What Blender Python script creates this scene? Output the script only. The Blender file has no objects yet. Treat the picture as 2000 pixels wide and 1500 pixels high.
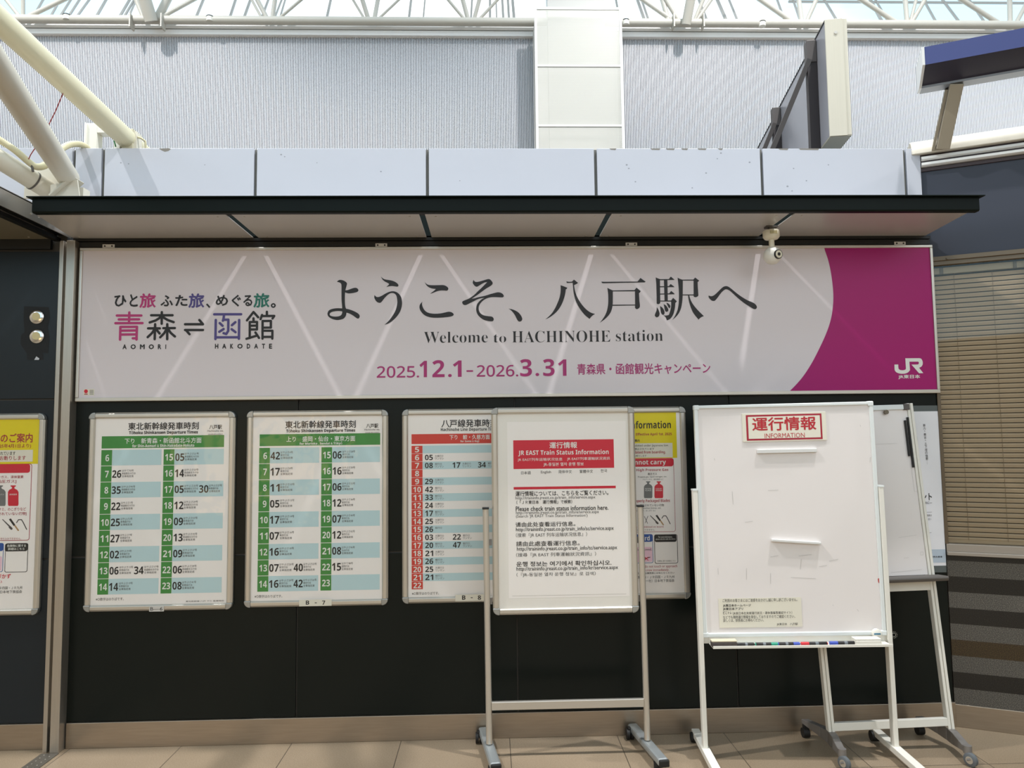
import bpy, bmesh, math, random
from mathutils import Vector, Matrix
random.seed(7)
C = bpy.context.scene.collection
SC = bpy.context.scene
PI = math.pi

# ------------------------------------------------------------------ camera
YAW, PITCH, ROLL, FPX, CAMH, CAMD = 0.03047, 0.07164, -0.01163, 1387.0, 1.5825, 3.85
def cam_axes():
    cy, sy, cp, sp = math.cos(YAW), math.sin(YAW), math.cos(PITCH), math.sin(PITCH)
    f = Vector((sy*cp, cy*cp, sp)); r = Vector((cy, -sy, 0)); u = r.cross(f)
    cr, sr = math.cos(ROLL), math.sin(ROLL)
    return r*cr+u*sr, u*cr-r*sr, f
CR, CU, CF = cam_axes()
cam = bpy.data.cameras.new('camera'); camo = bpy.data.objects.new('camera', cam); C.objects.link(camo)
cam.sensor_fit = 'HORIZONTAL'; cam.sensor_width = 36.0; cam.lens = 36.0*FPX/2000.0
cam.clip_start = 0.05; cam.clip_end = 300
m4 = Matrix((CR, CU, -CF)).transposed().to_4x4(); m4.translation = (0, -CAMD, CAMH)
camo.matrix_world = m4
SC.camera = camo

# ------------------------------------------------------------------ colour management, sky, lamps
SC.view_settings.view_transform = 'Standard'; SC.view_settings.look = 'None'
SC.view_settings.gamma = 1.0; SC.view_settings.exposure = 0.12
SC.view_settings.use_curve_mapping = False
w = bpy.data.worlds.new('sky'); SC.world = w; w.use_nodes = True
nt = w.node_tree; nt.nodes.clear()
wo = nt.nodes.new('ShaderNodeOutputWorld'); bg = nt.nodes.new('ShaderNodeBackground')
tc = nt.nodes.new('ShaderNodeTexCoord'); nz = nt.nodes.new('ShaderNodeTexNoise'); rp = nt.nodes.new('ShaderNodeValToRGB')
nz.inputs['Scale'].default_value = 2.6; nz.inputs['Detail'].default_value = 5
rp.color_ramp.elements[0].position = 0.44; rp.color_ramp.elements[0].color = (0.50, 0.80, 0.97, 1)
rp.color_ramp.elements[1].position = 0.60; rp.color_ramp.elements[1].color = (0.98, 0.98, 1.0, 1)
nt.links.new(tc.outputs['Generated'], nz.inputs['Vector']); nt.links.new(nz.outputs['Fac'], rp.inputs['Fac'])
nt.links.new(rp.outputs['Color'], bg.inputs['Color']); nt.links.new(bg.outputs[0], wo.inputs[0])
sx = nt.nodes.new('ShaderNodeSeparateXYZ'); sr = nt.nodes.new('ShaderNodeValToRGB')      # hazy sky: brighter towards the horizon than overhead
for k_, (p_, v_) in enumerate(((0.0, .95), (0.42, .90), (0.62, .74), (1.0, .40))):
    e_ = sr.color_ramp.elements[k_] if k_ < 2 else sr.color_ramp.elements.new(p_)
    e_.position = p_; e_.color = (v_, v_, v_, 1)
sm = nt.nodes.new('ShaderNodeMath'); sm.operation = 'MULTIPLY'; sm.inputs[1].default_value = 1.95
nt.links.new(tc.outputs['Generated'], sx.inputs[0]); nt.links.new(sx.outputs['Z'], sr.inputs['Fac']); nt.links.new(sr.outputs['Color'], sm.inputs[0])
nt.links.new(sm.outputs[0], bg.inputs['Strength'])

def lamp(name, loc, power, radius, color, angle):
    l = bpy.data.lights.new(name, 'SPOT'); l.energy = power; l.shadow_soft_size = radius; l.color = color
    l.spot_size = math.radians(angle); l.spot_blend = 0.35
    o = bpy.data.objects.new(name, l); C.objects.link(o); o.location = loc     # a spot points straight down by default
    return o
for i, lx in enumerate((-12.6, -4.9, 2.8, 10.5)):      # the row of high-bay lamps under the hall roof
    lamp('high_bay_lamp', (lx, -1.7, 9.6), 2100, 0.11, (1.0, 0.98, 0.96), 118)

# ------------------------------------------------------------------ measuring: a pixel of the 2000x1500 photo onto a real plane
def ray(px, py):
    return Vector((0, -CAMD, CAMH)), CR*((px-1000)/FPX)+CU*((750-py)/FPX)+CF
def at(px, py, Y=0.0):
    o, d = ray(px, py); return o+d*((Y-o.y)/d.y)
def hit(px, py, M, y):                  # in the frame M: the point where the pixel's ray meets local plane y
    o, d = ray(px, py); Mi = M.inverted(); o2 = Mi @ o; d2 = Mi.to_3x3() @ d
    return o2+d2*((y-o2.y)/d2.y)

# ------------------------------------------------------------------ materials
def lin(h):
    c = [int(h[i:i+2], 16)/255 for i in (0, 2, 4)]
    return tuple(x/12.92 if x <= .04045 else ((x+.055)/1.055)**2.4 for x in c)+(1,)
MATS = {}
def mat(name, h, rough=0.5, metal=0.0, vary=0.0, scale=8.0, stretch=(1, 1, 1), bump=0.0, spec=0.5, coat=0.0):
    if name in MATS: return MATS[name]
    m = bpy.data.materials.new(name); m.use_nodes = True
    n = m.node_tree.nodes; L = m.node_tree.links; b = n['Principled BSDF']
    col = lin(h) if isinstance(h, str) else h
    b.inputs['Base Color'].default_value = col
    b.inputs['Roughness'].default_value = rough; b.inputs['Metallic'].default_value = metal
    b.inputs['Specular IOR Level'].default_value = spec
    if coat: b.inputs['Coat Weight'].default_value = coat; b.inputs['Coat Roughness'].default_value = 0.08
    if vary or bump:
        t = n.new('ShaderNodeTexCoord'); mp = n.new('ShaderNodeMapping'); mp.inputs['Scale'].default_value = stretch
        z = n.new('ShaderNodeTexNoise'); z.inputs['Scale'].default_value = scale; z.inputs['Detail'].default_value = 6
        L.new(t.outputs['Object'], mp.inputs[0]); L.new(mp.outputs[0], z.inputs['Vector'])
        if vary:
            mx = n.new('ShaderNodeMix'); mx.data_type = 'RGBA'
            mx.inputs[6].default_value = tuple(c*(1-vary) for c in col[:3])+(1,)
            mx.inputs[7].default_value = tuple(min(1, c*(1+vary)) for c in col[:3])+(1,)
            L.new(z.outputs['Fac'], mx.inputs[0]); L.new(mx.outputs[2], b.inputs['Base Color'])
        if bump:
            bp = n.new('ShaderNodeBump'); bp.inputs['Strength'].default_value = bump; bp.inputs['Distance'].default_value = 0.01
            L.new(z.outputs['Fac'], bp.inputs['Height']); L.new(bp.outputs[0], b.inputs['Normal'])
    MATS[name] = m
    return m
def clear(name, rough=0.04, bump=0.0, scale=6.0, tint=(1, 1, 1, 1), ior=1.45):
    m = bpy.data.materials.new(name); m.use_nodes = True
    n = m.node_tree.nodes; L = m.node_tree.links; n.clear()
    o = n.new('ShaderNodeOutputMaterial'); mix = n.new('ShaderNodeMixShader'); tr = n.new('ShaderNodeBsdfTransparent')
    g = n.new('ShaderNodeBsdfGlossy'); fr = n.new('ShaderNodeFresnel'); fr.inputs['IOR'].default_value = ior
    ge = n.new('ShaderNodeNewGeometry'); io = n.new('ShaderNodeMix'); io.inputs[2].default_value = ior; io.inputs[3].default_value = 1/ior
    L.new(ge.outputs['Backfacing'], io.inputs[0]); L.new(io.outputs[0], fr.inputs['IOR'])      # a thin sheet: the same from both sides
    tr.inputs['Color'].default_value = tint; g.inputs['Roughness'].default_value = rough
    L.new(fr.outputs[0], mix.inputs[0]); L.new(tr.outputs[0], mix.inputs[1]); L.new(g.outputs[0], mix.inputs[2]); L.new(mix.outputs[0], o.inputs[0])
    if bump:
        t = n.new('ShaderNodeTexCoord'); z = n.new('ShaderNodeTexNoise'); z.inputs['Scale'].default_value = scale; z.inputs['Detail'].default_value = 2
        bp = n.new('ShaderNodeBump'); bp.inputs['Strength'].default_value = bump; bp.inputs['Distance'].default_value = 0.02
        L.new(t.outputs['Object'], z.inputs['Vector']); L.new(z.outputs['Fac'], bp.inputs['Height'])
        L.new(bp.outputs[0], g.inputs['Normal']); L.new(bp.outputs[0], fr.inputs['Normal'])
    MATS[name] = m
    return m
def speckle(name, h1, h2, h3, scale=260, rough=0.35):
    m = bpy.data.materials.new(name); m.use_nodes = True
    n = m.node_tree.nodes; L = m.node_tree.links; b = n['Principled BSDF']; b.inputs['Roughness'].default_value = rough
    t = n.new('ShaderNodeTexCoord'); z = n.new('ShaderNodeTexNoise'); z.inputs['Scale'].default_value = scale; z.inputs['Detail'].default_value = 3; z.inputs['Roughness'].default_value = .75
    r = n.new('ShaderNodeValToRGB'); e = r.color_ramp.elements
    e[0].position = .36; e[0].color = lin(h1); e[1].position = .70; e[1].color = lin(h3); k = e.new(.52); k.color = lin(h2)
    L.new(t.outputs['Object'], z.inputs['Vector']); L.new(z.outputs['Fac'], r.inputs['Fac']); L.new(r.outputs['Color'], b.inputs['Base Color'])
    MATS[name] = m
    return m

PANEL = mat('dark green wall panel', '0a1311', 0.30, vary=0.12, scale=3, spec=.25)
PANELN = mat('dark navy wall panel', '192127', 0.35, vary=0.10, scale=3, spec=.35)
SEAM = mat('panel joint', '45413c', 0.6)
FASCIA = mat('white fascia panel', 'bcbfc9', 0.38, vary=0.035, scale=2.5)
JOINT = mat('fascia joint', '6d6c66', 0.7, vary=0.2, scale=20)
GUTTER = mat('dark green painted steel', '08120f', 0.45, vary=0.15, scale=5, spec=.15)
BLACK = mat('black painted steel', '0d0f0f', 0.5)
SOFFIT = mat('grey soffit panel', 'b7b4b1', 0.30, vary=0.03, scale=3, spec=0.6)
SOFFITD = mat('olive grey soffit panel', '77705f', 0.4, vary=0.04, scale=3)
STEEL = mat('brushed stainless steel', 'aa9c8c', 0.36, metal=0.9, vary=0.14, scale=5, stretch=(1.2, 1, 22))
STEELV = mat('brushed steel upright', 'b9b2a8', 0.36, metal=0.85, vary=0.10, scale=6, stretch=(30, 1, 1))
ALU = mat('satin aluminium', 'cfcac1', 0.36, metal=0.75, vary=0.05, scale=4, stretch=(1, 1, 1))
ALUD = mat('dull cast aluminium', '8f8b88', 0.5, metal=0.6, vary=0.15, scale=25)
CAP = mat('grey plastic corner', 'a9aaa8', 0.3, metal=0.6)
WHITE = mat('white powder coat', 'e6e3da', 0.4, vary=0.03, scale=9)
TUBEW = mat('white painted tube', 'd9d4c6', 0.42, vary=0.05, scale=4)
TUBEY = mat('cream painted tube', 'd9d3b6', 0.40, vary=0.04, scale=3)
TRUSS = mat('grey white truss paint', 'bcb7ad', 0.45, vary=0.06, scale=6)
CONDUIT = mat('cream conduit', 'cfc8a6', 0.6, vary=0.10, scale=30)
BEIGE = mat('beige anodised aluminium', 'c8c2b3', 0.45, metal=0.2, vary=0.05, scale=4, stretch=(30, 30, 1))
RUBBER = mat('black rubber', '161616', 0.6)
RUBBERG = mat('grey rubber tyre', '5d6266', 0.6)
BOARD = mat('white enamel board', 'e8e2e0', 0.22, vary=0.02, scale=3)
BOARDF = mat('pale board frame', 'dfe4e4', 0.35)
INK = mat('black ink', '1a1718', 0.5)
INKG = mat('grey ink', '55504e', 0.5)
MAGENTA = mat('magenta print', 'a3096a', 0.40, spec=.35)
PLUM = mat('plum print', 'a8266e', 0.45)
PINK = mat('pink print', 'b82f74', 0.45)
PURPLE = mat('purple print', '4d4285', 0.45)
TEAL = mat('teal print', '13705e', 0.45)
VINYL = mat('white vinyl sheet', 'dcd4d8', 0.42, vary=0.012, scale=2)
PRINTW = mat('white print', 'e8e8e2', 0.5)
PAPER = mat('white paper', 'f5efea', 0.5)
PAPERC = mat('cream paper', 'e4dfcf', 0.5)
GREEN = mat('green print', '3d8a3c', 0.45)
AQUA = mat('pale blue print', 'bed9dd', 0.5)
RED = mat('red print', 'd23a2c', 0.45)
REDC = mat('crimson print', 'cf1733', 0.45)
REDD = mat('dark red print', 'a61c34', 0.45)
YELLOW = mat('yellow print', 'e6d200', 0.45)
BLUE = mat('blue print', '1f4f9c', 0.45)
PINKL = mat('pale pink print', 'eec6d6', 0.5)
SKYB = mat('grey blue print', 'b9c6d4', 0.5)
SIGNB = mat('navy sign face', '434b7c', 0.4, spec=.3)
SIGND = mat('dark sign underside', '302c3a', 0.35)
SIGNG = mat('grey sign panel', '87878e', 0.25, vary=0.08, scale=2.5)
BROWN = mat('dark brown steel', '4a4443', 0.5, vary=0.1, scale=10)
LINTEL = mat('slate blue lintel', '383b46', 0.45, vary=0.05, scale=2, spec=.3)
BRONZE = mat('bronze window frame', '6b5d4c', 0.4, metal=0.4)
SLAT = mat('beige blind slat', 'b8a285', 0.5)
GREY = mat('dark grey plastic', '58534f', 0.5)
CORR = mat('white ribbed sheet', 'cfd0d4', 0.45)
PERF_EDGE = mat('white sheet edge', 'd9d8d6', 0.4)
DUCT = mat('pale duct', 'bdbab5', 0.5)
TRIMG = mat('pale grey trim', 'f4f2f1', 0.4)
COVER = clear('clear plastic cover', 0.05, bump=0.35, scale=5.5, ior=1.38)
COVERW = clear('loose wavy plastic cover', 0.05, bump=1.0, scale=3.2, ior=1.5)
COVERF = clear('flat clear cover', 0.10, bump=0.15, scale=4, ior=1.36)
GLASS = clear('window glass', 0.02, tint=(0.86, 0.86, 0.84, 1), ior=1.5)
SKYGLASS = clear('roof glass', 0.05, tint=(0.98, 0.995, 1, 1), ior=1.2)
GR_L = speckle('grey granite', '2c2a28', '57544f', '938d85')
GR_D = speckle('black granite', '070605', '151311', '433d36')
GR_B = speckle('brown granite', '1a120a', '3a2b16', '6b5a38')

def floor_mat():
    m = bpy.data.materials.new('beige stone floor tiles'); m.use_nodes = True
    n = m.node_tree.nodes; L = m.node_tree.links; b = n['Principled BSDF']; b.inputs['Roughness'].default_value = 0.38
    t = n.new('ShaderNodeTexCoord'); mp = n.new('ShaderNodeMapping'); mp.inputs['Location'].default_value = (1.045+0.002, 0.43, 0)
    br = n.new('ShaderNodeTexBrick'); br.offset = 0.0; br.inputs['Scale'].default_value = 1.0
    br.inputs['Brick Width'].default_value = 0.565; br.inputs['Row Height'].default_value = 0.565
    br.inputs['Mortar Size'].default_value = 0.0022; br.inputs['Mortar Smooth'].default_value = 0.0
    br.inputs['Color1'].default_value = lin('a08f7a'); br.inputs['Color2'].default_value = lin('998872'); br.inputs['Mortar'].default_value = lin('5a4f43')
    z = n.new('ShaderNodeTexNoise'); z.inputs['Scale'].default_value = 170; z.inputs['Detail'].default_value = 4; z.inputs['Roughness'].default_value = .7
    z2 = n.new('ShaderNodeTexNoise'); z2.inputs['Scale'].default_value = 3.0; z2.inputs['Detail'].default_value = 5
    r = n.new('ShaderNodeValToRGB'); r.color_ramp.elements[0].position = .35; r.color_ramp.elements[0].color = (.68, .66, .63, 1)
    r.color_ramp.elements[1].position = .65; r.color_ramp.elements[1].color = (1, 1, 1, 1)
    r2 = n.new('ShaderNodeValToRGB'); r2.color_ramp.elements[0].position = .3; r2.color_ramp.elements[0].color = (.86, .85, .83, 1)
    r2.color_ramp.elements[1].position = .7; r2.color_ramp.elements[1].color = (1, 1, 1, 1)
    a = n.new('ShaderNodeMix'); a.data_type = 'RGBA'; a.blend_type = 'MULTIPLY'; a.inputs[0].default_value = 1
    c = n.new('ShaderNodeMix'); c.data_type = 'RGBA'; c.blend_type = 'MULTIPLY'; c.inputs[0].default_value = 1
    L.new(t.outputs['Object'], mp.inputs[0]); L.new(mp.outputs[0], br.inputs['Vector'])
    L.new(t.outputs['Object'], z.inputs['Vector']); L.new(t.outputs['Object'], z2.inputs['Vector'])
    L.new(z.outputs['Fac'], r.inputs['Fac']); L.new(z2.outputs['Fac'], r2.inputs['Fac'])
    L.new(br.outputs['Color'], a.inputs[6]); L.new(r.outputs['Color'], a.inputs[7])
    L.new(a.outputs[2], c.inputs[6]); L.new(r2.outputs['Color'], c.inputs[7]); L.new(c.outputs[2], b.inputs['Base Color'])
    return m
FLOOR = floor_mat()

def perf_mat():                          # real see-through holes, staggered 60 degrees, in object space
    m = bpy.data.materials.new('perforated white sheet'); m.use_nodes = True
    n = m.node_tree.nodes; L = m.node_tree.links; b = n['Principled BSDF']
    b.inputs['Base Color'].default_value = lin('cfccc4'); b.inputs['Roughness'].default_value = 0.45
    t = n.new('ShaderNodeTexCoord'); mp = n.new('ShaderNodeMapping'); mp.inputs['Rotation'].default_value = (math.radians(90), 0, 0)
    def cell(off):
        s = n.new('ShaderNodeVectorMath'); s.operation = 'MULTIPLY_ADD'
        s.inputs[1].default_value = (1/0.0100, 0, 1/0.0173); s.inputs[2].default_value = (off, 0, off)
        f = n.new('ShaderNodeVectorMath'); f.operation = 'FRACTION'
        su = n.new('ShaderNodeVectorMath'); su.operation = 'SUBTRACT'; su.inputs[1].default_value = (.5, 0, .5)
        mu = n.new('ShaderNodeVectorMath'); mu.operation = 'MULTIPLY'; mu.inputs[1].default_value = (.0100, 0, .0173)
        le = n.new('ShaderNodeVectorMath'); le.operation = 'LENGTH'
        gt = n.new('ShaderNodeMath'); gt.operation = 'GREATER_THAN'; gt.inputs[1].default_value = 0.0029
        L.new(t.outputs['Object'], s.inputs[0]); L.new(s.outputs[0], f.inputs[0]); L.new(f.outputs[0], su.inputs[0])
        L.new(su.outputs[0], mu.inputs[0]); L.new(mu.outputs[0], le.inputs[0]); L.new(le.outputs['Value'], gt.inputs[0])
        return gt
    g1, g2 = cell(0.0), cell(0.5)
    mu = n.new('ShaderNodeMath'); mu.operation = 'MULTIPLY'; L.new(g1.outputs[0], mu.inputs[0]); L.new(g2.outputs[0], mu.inputs[1])
    L.new(mu.outputs[0], b.inputs['Alpha'])
    return m
PERF = perf_mat()

# ------------------------------------------------------------------ objects
WM = {}
def tag(o, label=None, cat=None, group=None, kind=None):
    if label: o['label'] = label
    if cat: o['category'] = cat
    if group: o['group'] = group
    if kind: o['kind'] = kind
    return o
def thing(name, label, cat, loc=(0, 0, 0), rz=0.0, group=None, ry=0.0):
    o = bpy.data.objects.new(name, None); C.objects.link(o); o.empty_display_size = 0.1
    o.location = loc; o.rotation_euler = (0, ry, rz)
    WM[o.name] = Matrix.LocRotScale(Vector(loc), o.rotation_euler.to_quaternion(), None)
    return tag(o, label, cat, group)
def structure(name, loc=(0, 0, 0), rz=0.0):
    o = bpy.data.objects.new(name, None); C.objects.link(o); o.location = loc; o.rotation_euler = (0, 0, rz)
    WM[o.name] = Matrix.LocRotScale(Vector(loc), o.rotation_euler.to_quaternion(), None)
    return tag(o, kind='structure')

class MB:
    """collects shapes, in world coordinates unless local=True at build"""
    def __init__(self): self.bm = bmesh.new()
    def face(self, pts, mi=0):
        f = self.bm.faces.new([self.bm.verts.new(p) for p in pts]); f.material_index = mi; return f
    def box(self, x0, x1, y0, y1, z0, z1, mi=0):
        v = [self.bm.verts.new((x, y, z)) for x in (x0, x1) for y in (y0, y1) for z in (z0, z1)]
        for a in ((0, 1, 3, 2), (4, 6, 7, 5), (0, 4, 5, 1), (2, 3, 7, 6), (0, 2, 6, 4), (1, 5, 7, 3)):
            self.bm.faces.new([v[i] for i in a]).material_index = mi
        return self
    def obox(self, p0, p1, wx, wy, up=Vector((0, 1, 0)), mi=0):          # a bar from p0 to p1 of section wx by wy
        p0, p1 = Vector(p0), Vector(p1); d = (p1-p0).normalized(); a = d.cross(up).normalized(); b = a.cross(d)
        v = []
        for p in (p0, p1):
            for s, t in ((-1, -1), (1, -1), (1, 1), (-1, 1)): v.append(self.bm.verts.new(p+a*(s*wx/2)+b*(t*wy/2)))
        for q in ((0, 1, 2, 3), (7, 6, 5, 4), (0, 4, 5, 1), (1, 5, 6, 2), (2, 6, 7, 3), (3, 7, 4, 0)):
            self.bm.faces.new([v[i] for i in q]).material_index = mi
        return self
    def tube(self, path, r, n=14, mi=0, caps=True):
        path = [Vector(p) for p in path]; rs = r if isinstance(r, (list, tuple)) else [r]*len(path)
        rings = []; ref = None
        for i, p in enumerate(path):
            d = (path[min(i+1, len(path)-1)]-path[max(i-1, 0)]).normalized()
            if ref is None: ref = Vector((0, 0, 1)) if abs(d.z) < .9 else Vector((1, 0, 0))
            a = d.cross(ref).normalized(); b = a.cross(d).normalized(); ref = b
            rings.append([self.bm.verts.new(p+(a*math.cos(2*PI*k/n)+b*math.sin(2*PI*k/n))*rs[i]) for k in range(n)])
        for i in range(len(rings)-1):
            for k in range(n):
                f = self.bm.faces.new((rings[i][k], rings[i][(k+1) % n], rings[i+1][(k+1) % n], rings[i+1][k])); f.material_index = mi
        if caps:
            self.bm.faces.new(rings[0][::-1]).material_index = mi; self.bm.faces.new(rings[-1]).material_index = mi
        return self
    def ball(self, c, r, mi=0, sz=1.0, n=18):
        g = bmesh.ops.create_uvsphere(self.bm, u_segments=n, v_segments=n//2+1, radius=r, matrix=Matrix.Translation(Vector(c)) @ Matrix.Diagonal((1, 1, sz, 1)))
        for v in g['verts']:
            for f in v.link_faces: f.material_index = mi
        return self
    def prism(self, pts, axis, a0, a1, mi=0):      # polygon pts (in the other two axes, in order) extruded along axis
        def P(q, a): return {'x': (a, q[0], q[1]), 'y': (q[0], a, q[1]), 'z': (q[0], q[1], a)}[axis]
        A = [self.bm.verts.new(P(q, a0)) for q in pts]; B = [self.bm.verts.new(P(q, a1)) for q in pts]
        self.bm.faces.new(A).material_index = mi; self.bm.faces.new(B[::-1]).material_index = mi
        for i in range(len(pts)):
            j = (i+1) % len(pts); self.bm.faces.new((A[i], B[i], B[j], A[j])).material_index = mi
        return self
    def build(self, name, mats, parent=None, local=False, bevel=0.0, smooth=True, recalc=True, label=None, pre=None):
        me = bpy.data.meshes.new(name)
        if pre is not None: self.bm.transform(pre)
        if recalc: bmesh.ops.recalc_face_normals(self.bm, faces=self.bm.faces)
        pm = WM[parent.name] if parent else Matrix.Identity(4)
        if parent and not local: self.bm.transform(pm.inverted())
        if smooth:
            for f in self.bm.faces: f.smooth = True
        self.bm.to_mesh(me); self.bm.free()
        if smooth: me.set_sharp_from_angle(angle=math.radians(38))
        for m in (mats if isinstance(mats, (list, tuple)) else [mats]): me.materials.append(m)
        o = bpy.data.objects.new(name, me); C.objects.link(o)
        if parent: o.parent = parent
        WM[o.name] = pm
        if bevel:
            b = o.modifiers.new('edge', 'BEVEL'); b.width = bevel; b.segments = 2; b.limit_method = 'ANGLE'; b.angle_limit = math.radians(40)
        if label: o['label'] = label
        return o

# ------------------------------------------------------------------ lettering: glyph outlines filled and fitted into measured rectangles
_fc = bpy.data.curves.new('letters', 'FONT'); _fo = bpy.data.objects.new('letters', _fc); _cache = {}
def glyphs(s, style=''):
    k = (s, style)
    if k in _cache: return _cache[k]
    t = ''
    for ch in s:
        if style:
            base = {'b': (0x1D5D4, 0x1D5EE, 0x1D7EC), 's': (0x1D400, 0x1D41A, 0x1D7CE), 'r': (0x1D5A0, 0x1D5BA, 0x1D7E2)}[style[0]]
            if 'A' <= ch <= 'Z': ch = chr(base[0]+ord(ch)-65)
            elif 'a' <= ch <= 'z': ch = chr(base[1]+ord(ch)-97)
            elif '0' <= ch <= '9': ch = chr(base[2]+ord(ch)-48)
        t += ch
    _fc.body = t; _fc.resolution_u = 4 if 's' in style else 2; _fc.offset = -0.0125 if 's' in style else 0.0
    me = _fo.to_mesh(); V = [(v.co.x, v.co.y) for v in me.vertices]; F = [tuple(p.vertices) for p in me.polygons]; _fo.to_mesh_clear()
    if not V: V, F = [(0, 0), (1, 0), (1, 1)], []
    bb = (min(v[0] for v in V), max(v[0] for v in V), min(v[1] for v in V), max(v[1] for v in V))
    _cache[k] = (V, F, bb); return _cache[k]

class Print:
    """a printed sheet: paper and ink as one mesh lying in the plane local y = Y of frame M; measured in crops of the photo"""
    def __init__(self, Y, M=None, origin=(0, 0), scale=1.0):
        self.Y, self.M, self.bm, self.mats = Y, (M if M is not None else Matrix.Identity(4)), bmesh.new(), []
        self.org, self.sc, self.n = origin, scale, 0
    def lay(self, layer):                # every mark lies a hair in front of the one before
        self.n += 1; return self.Y-0.0004*layer-0.000011*(self.n % 16)
    def crop(self, x, y, s): self.org, self.sc = (x, y), s; return self
    def pt(self, x, y):
        p = hit(self.org[0]+x/self.sc, self.org[1]+y/self.sc, self.M, self.Y); return p.x, p.z
    def mi(self, m):
        if m not in self.mats: self.mats.append(m)
        return self.mats.index(m)
    def rectm(self, x0, x1, z0, z1, m, layer=0):
        y = self.lay(layer)
        f = self.bm.faces.new([self.bm.verts.new(p) for p in ((x0, y, z0), (x1, y, z0), (x1, y, z1), (x0, y, z1))]); f.material_index = self.mi(m)
    def box(self, x0, y0, x1, y1):
        xm, ym = (x0+x1)/2, (y0+y1)/2
        return self.pt(x0, ym)[0], self.pt(x1, ym)[0], self.pt(xm, y1)[1], self.pt(xm, y0)[1]
    def rect(self, x0, y0, x1, y1, m, layer=1): self.rectm(*self.box(x0, y0, x1, y1), m, layer)
    def polym(self, pts, m, layer=2):
        y = self.lay(layer)
        c = bpy.data.curves.new('p', 'CURVE'); c.dimensions = '2D'; c.fill_mode = 'BOTH'
        loops = pts if isinstance(pts[0][0], (tuple, list)) else [pts]
        for lp in loops:
            s = c.splines.new('POLY'); s.points.add(len(lp)-1); s.use_cyclic_u = True
            for q, (a, b) in zip(s.points, lp): q.co = (a, b, 0, 1)
        o = bpy.data.objects.new('p', c); me = o.to_mesh()
        V = [self.bm.verts.new((v.co.x, y, v.co.y)) for v in me.vertices]
        for p in me.polygons:
            try: f = self.bm.faces.new([V[i] for i in p.vertices]); f.material_index = self.mi(m)
            except ValueError: pass
        o.to_mesh_clear(); bpy.data.objects.remove(o); bpy.data.curves.remove(c)
    def poly(self, pts, m, layer=2):
        loops = pts if isinstance(pts[0][0], (tuple, list)) else [pts]
        self.polym([[self.pt(*q) for q in lp] for lp in loops], m, layer)
    def rrect(self, x0, y0, x1, y1, r, m, layer=1):
        a, b, c, d = self.box(x0, y0, x1, y1); pts = []
        for cx, cz, t in ((b-r, d-r, 0), (a+r, d-r, 90), (a+r, c+r, 180), (b-r, c+r, 270)):
            for k in range(5): pts.append((cx+r*math.cos(math.radians(t+k*22.5)), cz+r*math.sin(math.radians(t+k*22.5))))
        self.polym(pts, m, layer)
    def stroke(self, pts, wpx, m, layer=2, n=8):
        w = wpx/self.sc*0.5*(self.pt(100, 0)[0]-self.pt(0, 0)[0])*self.sc/100
        q = [self.pt(*p) for p in pts]; mi = self.mi(m)
        for (a, b), (c, d) in zip(q, q[1:]):
            y = self.lay(layer); t = math.atan2(d-b, c-a); P = []
            for k in range(n+1): P.append((c+w*math.cos(t-PI/2+PI*k/n), d+w*math.sin(t-PI/2+PI*k/n)))
            for k in range(n+1): P.append((a+w*math.cos(t+PI/2+PI*k/n), b+w*math.sin(t+PI/2+PI*k/n)))
            self.bm.faces.new([self.bm.verts.new((u, y, v)) for u, v in P]).material_index = mi
    def textm(self, s, x0, x1, z0, z1, m, style='', layer=3, weight=0.0):
        V, F, bb = glyphs(s, style.replace('v', ''))
        sx = (x1-x0)/max(1e-6, bb[1]-bb[0]); sz = (z1-z0)/max(1e-6, bb[3]-bb[2]); mi = self.mi(m)
        em = weight; offs = [(0, 0)] if not weight else [(-em, 0), (em, 0), (0, em), (0, -em)]
        for ox, oz in offs:
            y = self.lay(layer)
            vs = [self.bm.verts.new((x0+(a-bb[0]+ox)*sx, y, z0+(b-bb[2]+oz)*sz)) for a, b in V]
            for f in F:
                try: self.bm.faces.new([vs[i] for i in f]).material_index = mi
                except ValueError: pass
    def text(self, s, x0, y0, x1, y1, m, style='', layer=3, weight=0.0):
        self.textm(s, *self.box(x0, y0, x1, y1), m, style, layer, weight)
    def build(self, name, parent):
        me = bpy.data.meshes.new(name)
        for f in self.bm.faces:
            f.normal_update()
            if f.normal.y > 0: f.normal_flip()
        if self.M == Matrix.Identity(4): self.bm.transform(WM[parent.name].inverted())
        self.bm.to_mesh(me); self.bm.free()
        for m in self.mats: me.materials.append(m)
        o = bpy.data.objects.new(name, me); C.objects.link(o); o.parent = parent; WM[o.name] = WM[parent.name]
        return o
def smoothpoly(s):                       # 'x,y x,y! ...': a closed outline, rounded except at points marked !
    P = []
    for t in s.split():
        c = t.endswith('!'); x, y = t.rstrip('!').split(','); P.append((float(x), float(y), c))
    out = []; n = len(P)
    for i in range(n):
        p0, p1, p2, p3 = P[i-1], P[i], P[(i+1) % n], P[(i+2) % n]
        a = Vector(p1[:2]); b = Vector(p2[:2])
        ta = (b-a) if p1[2] else (b-Vector(p0[:2]))*0.5
        tb = (b-a) if p2[2] else (Vector(p3[:2])-a)*0.5
        for k in range(4):
            t = k/4; h = a*(2*t**3-3*t*t+1)+ta*(t**3-2*t*t+t)+b*(-2*t**3+3*t*t)+tb*(t**3-t*t)
            out.append((h.x, h.y))
    return out

# ================================================================== THE SETTING
tag(MB().box(-9, 9, -10, 5, -0.1, 0).build('floor', FLOOR, smooth=False), kind='structure')
b = MB()                                                     # the hall's far side, behind the camera
b.box(-9, 9, -10.2, -10, 0, 3.2)
tag(b.build('wall_front', mat('beige hall wall', 'b9aa95', .6, vary=.1, scale=1), smooth=False), kind='structure')

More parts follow.
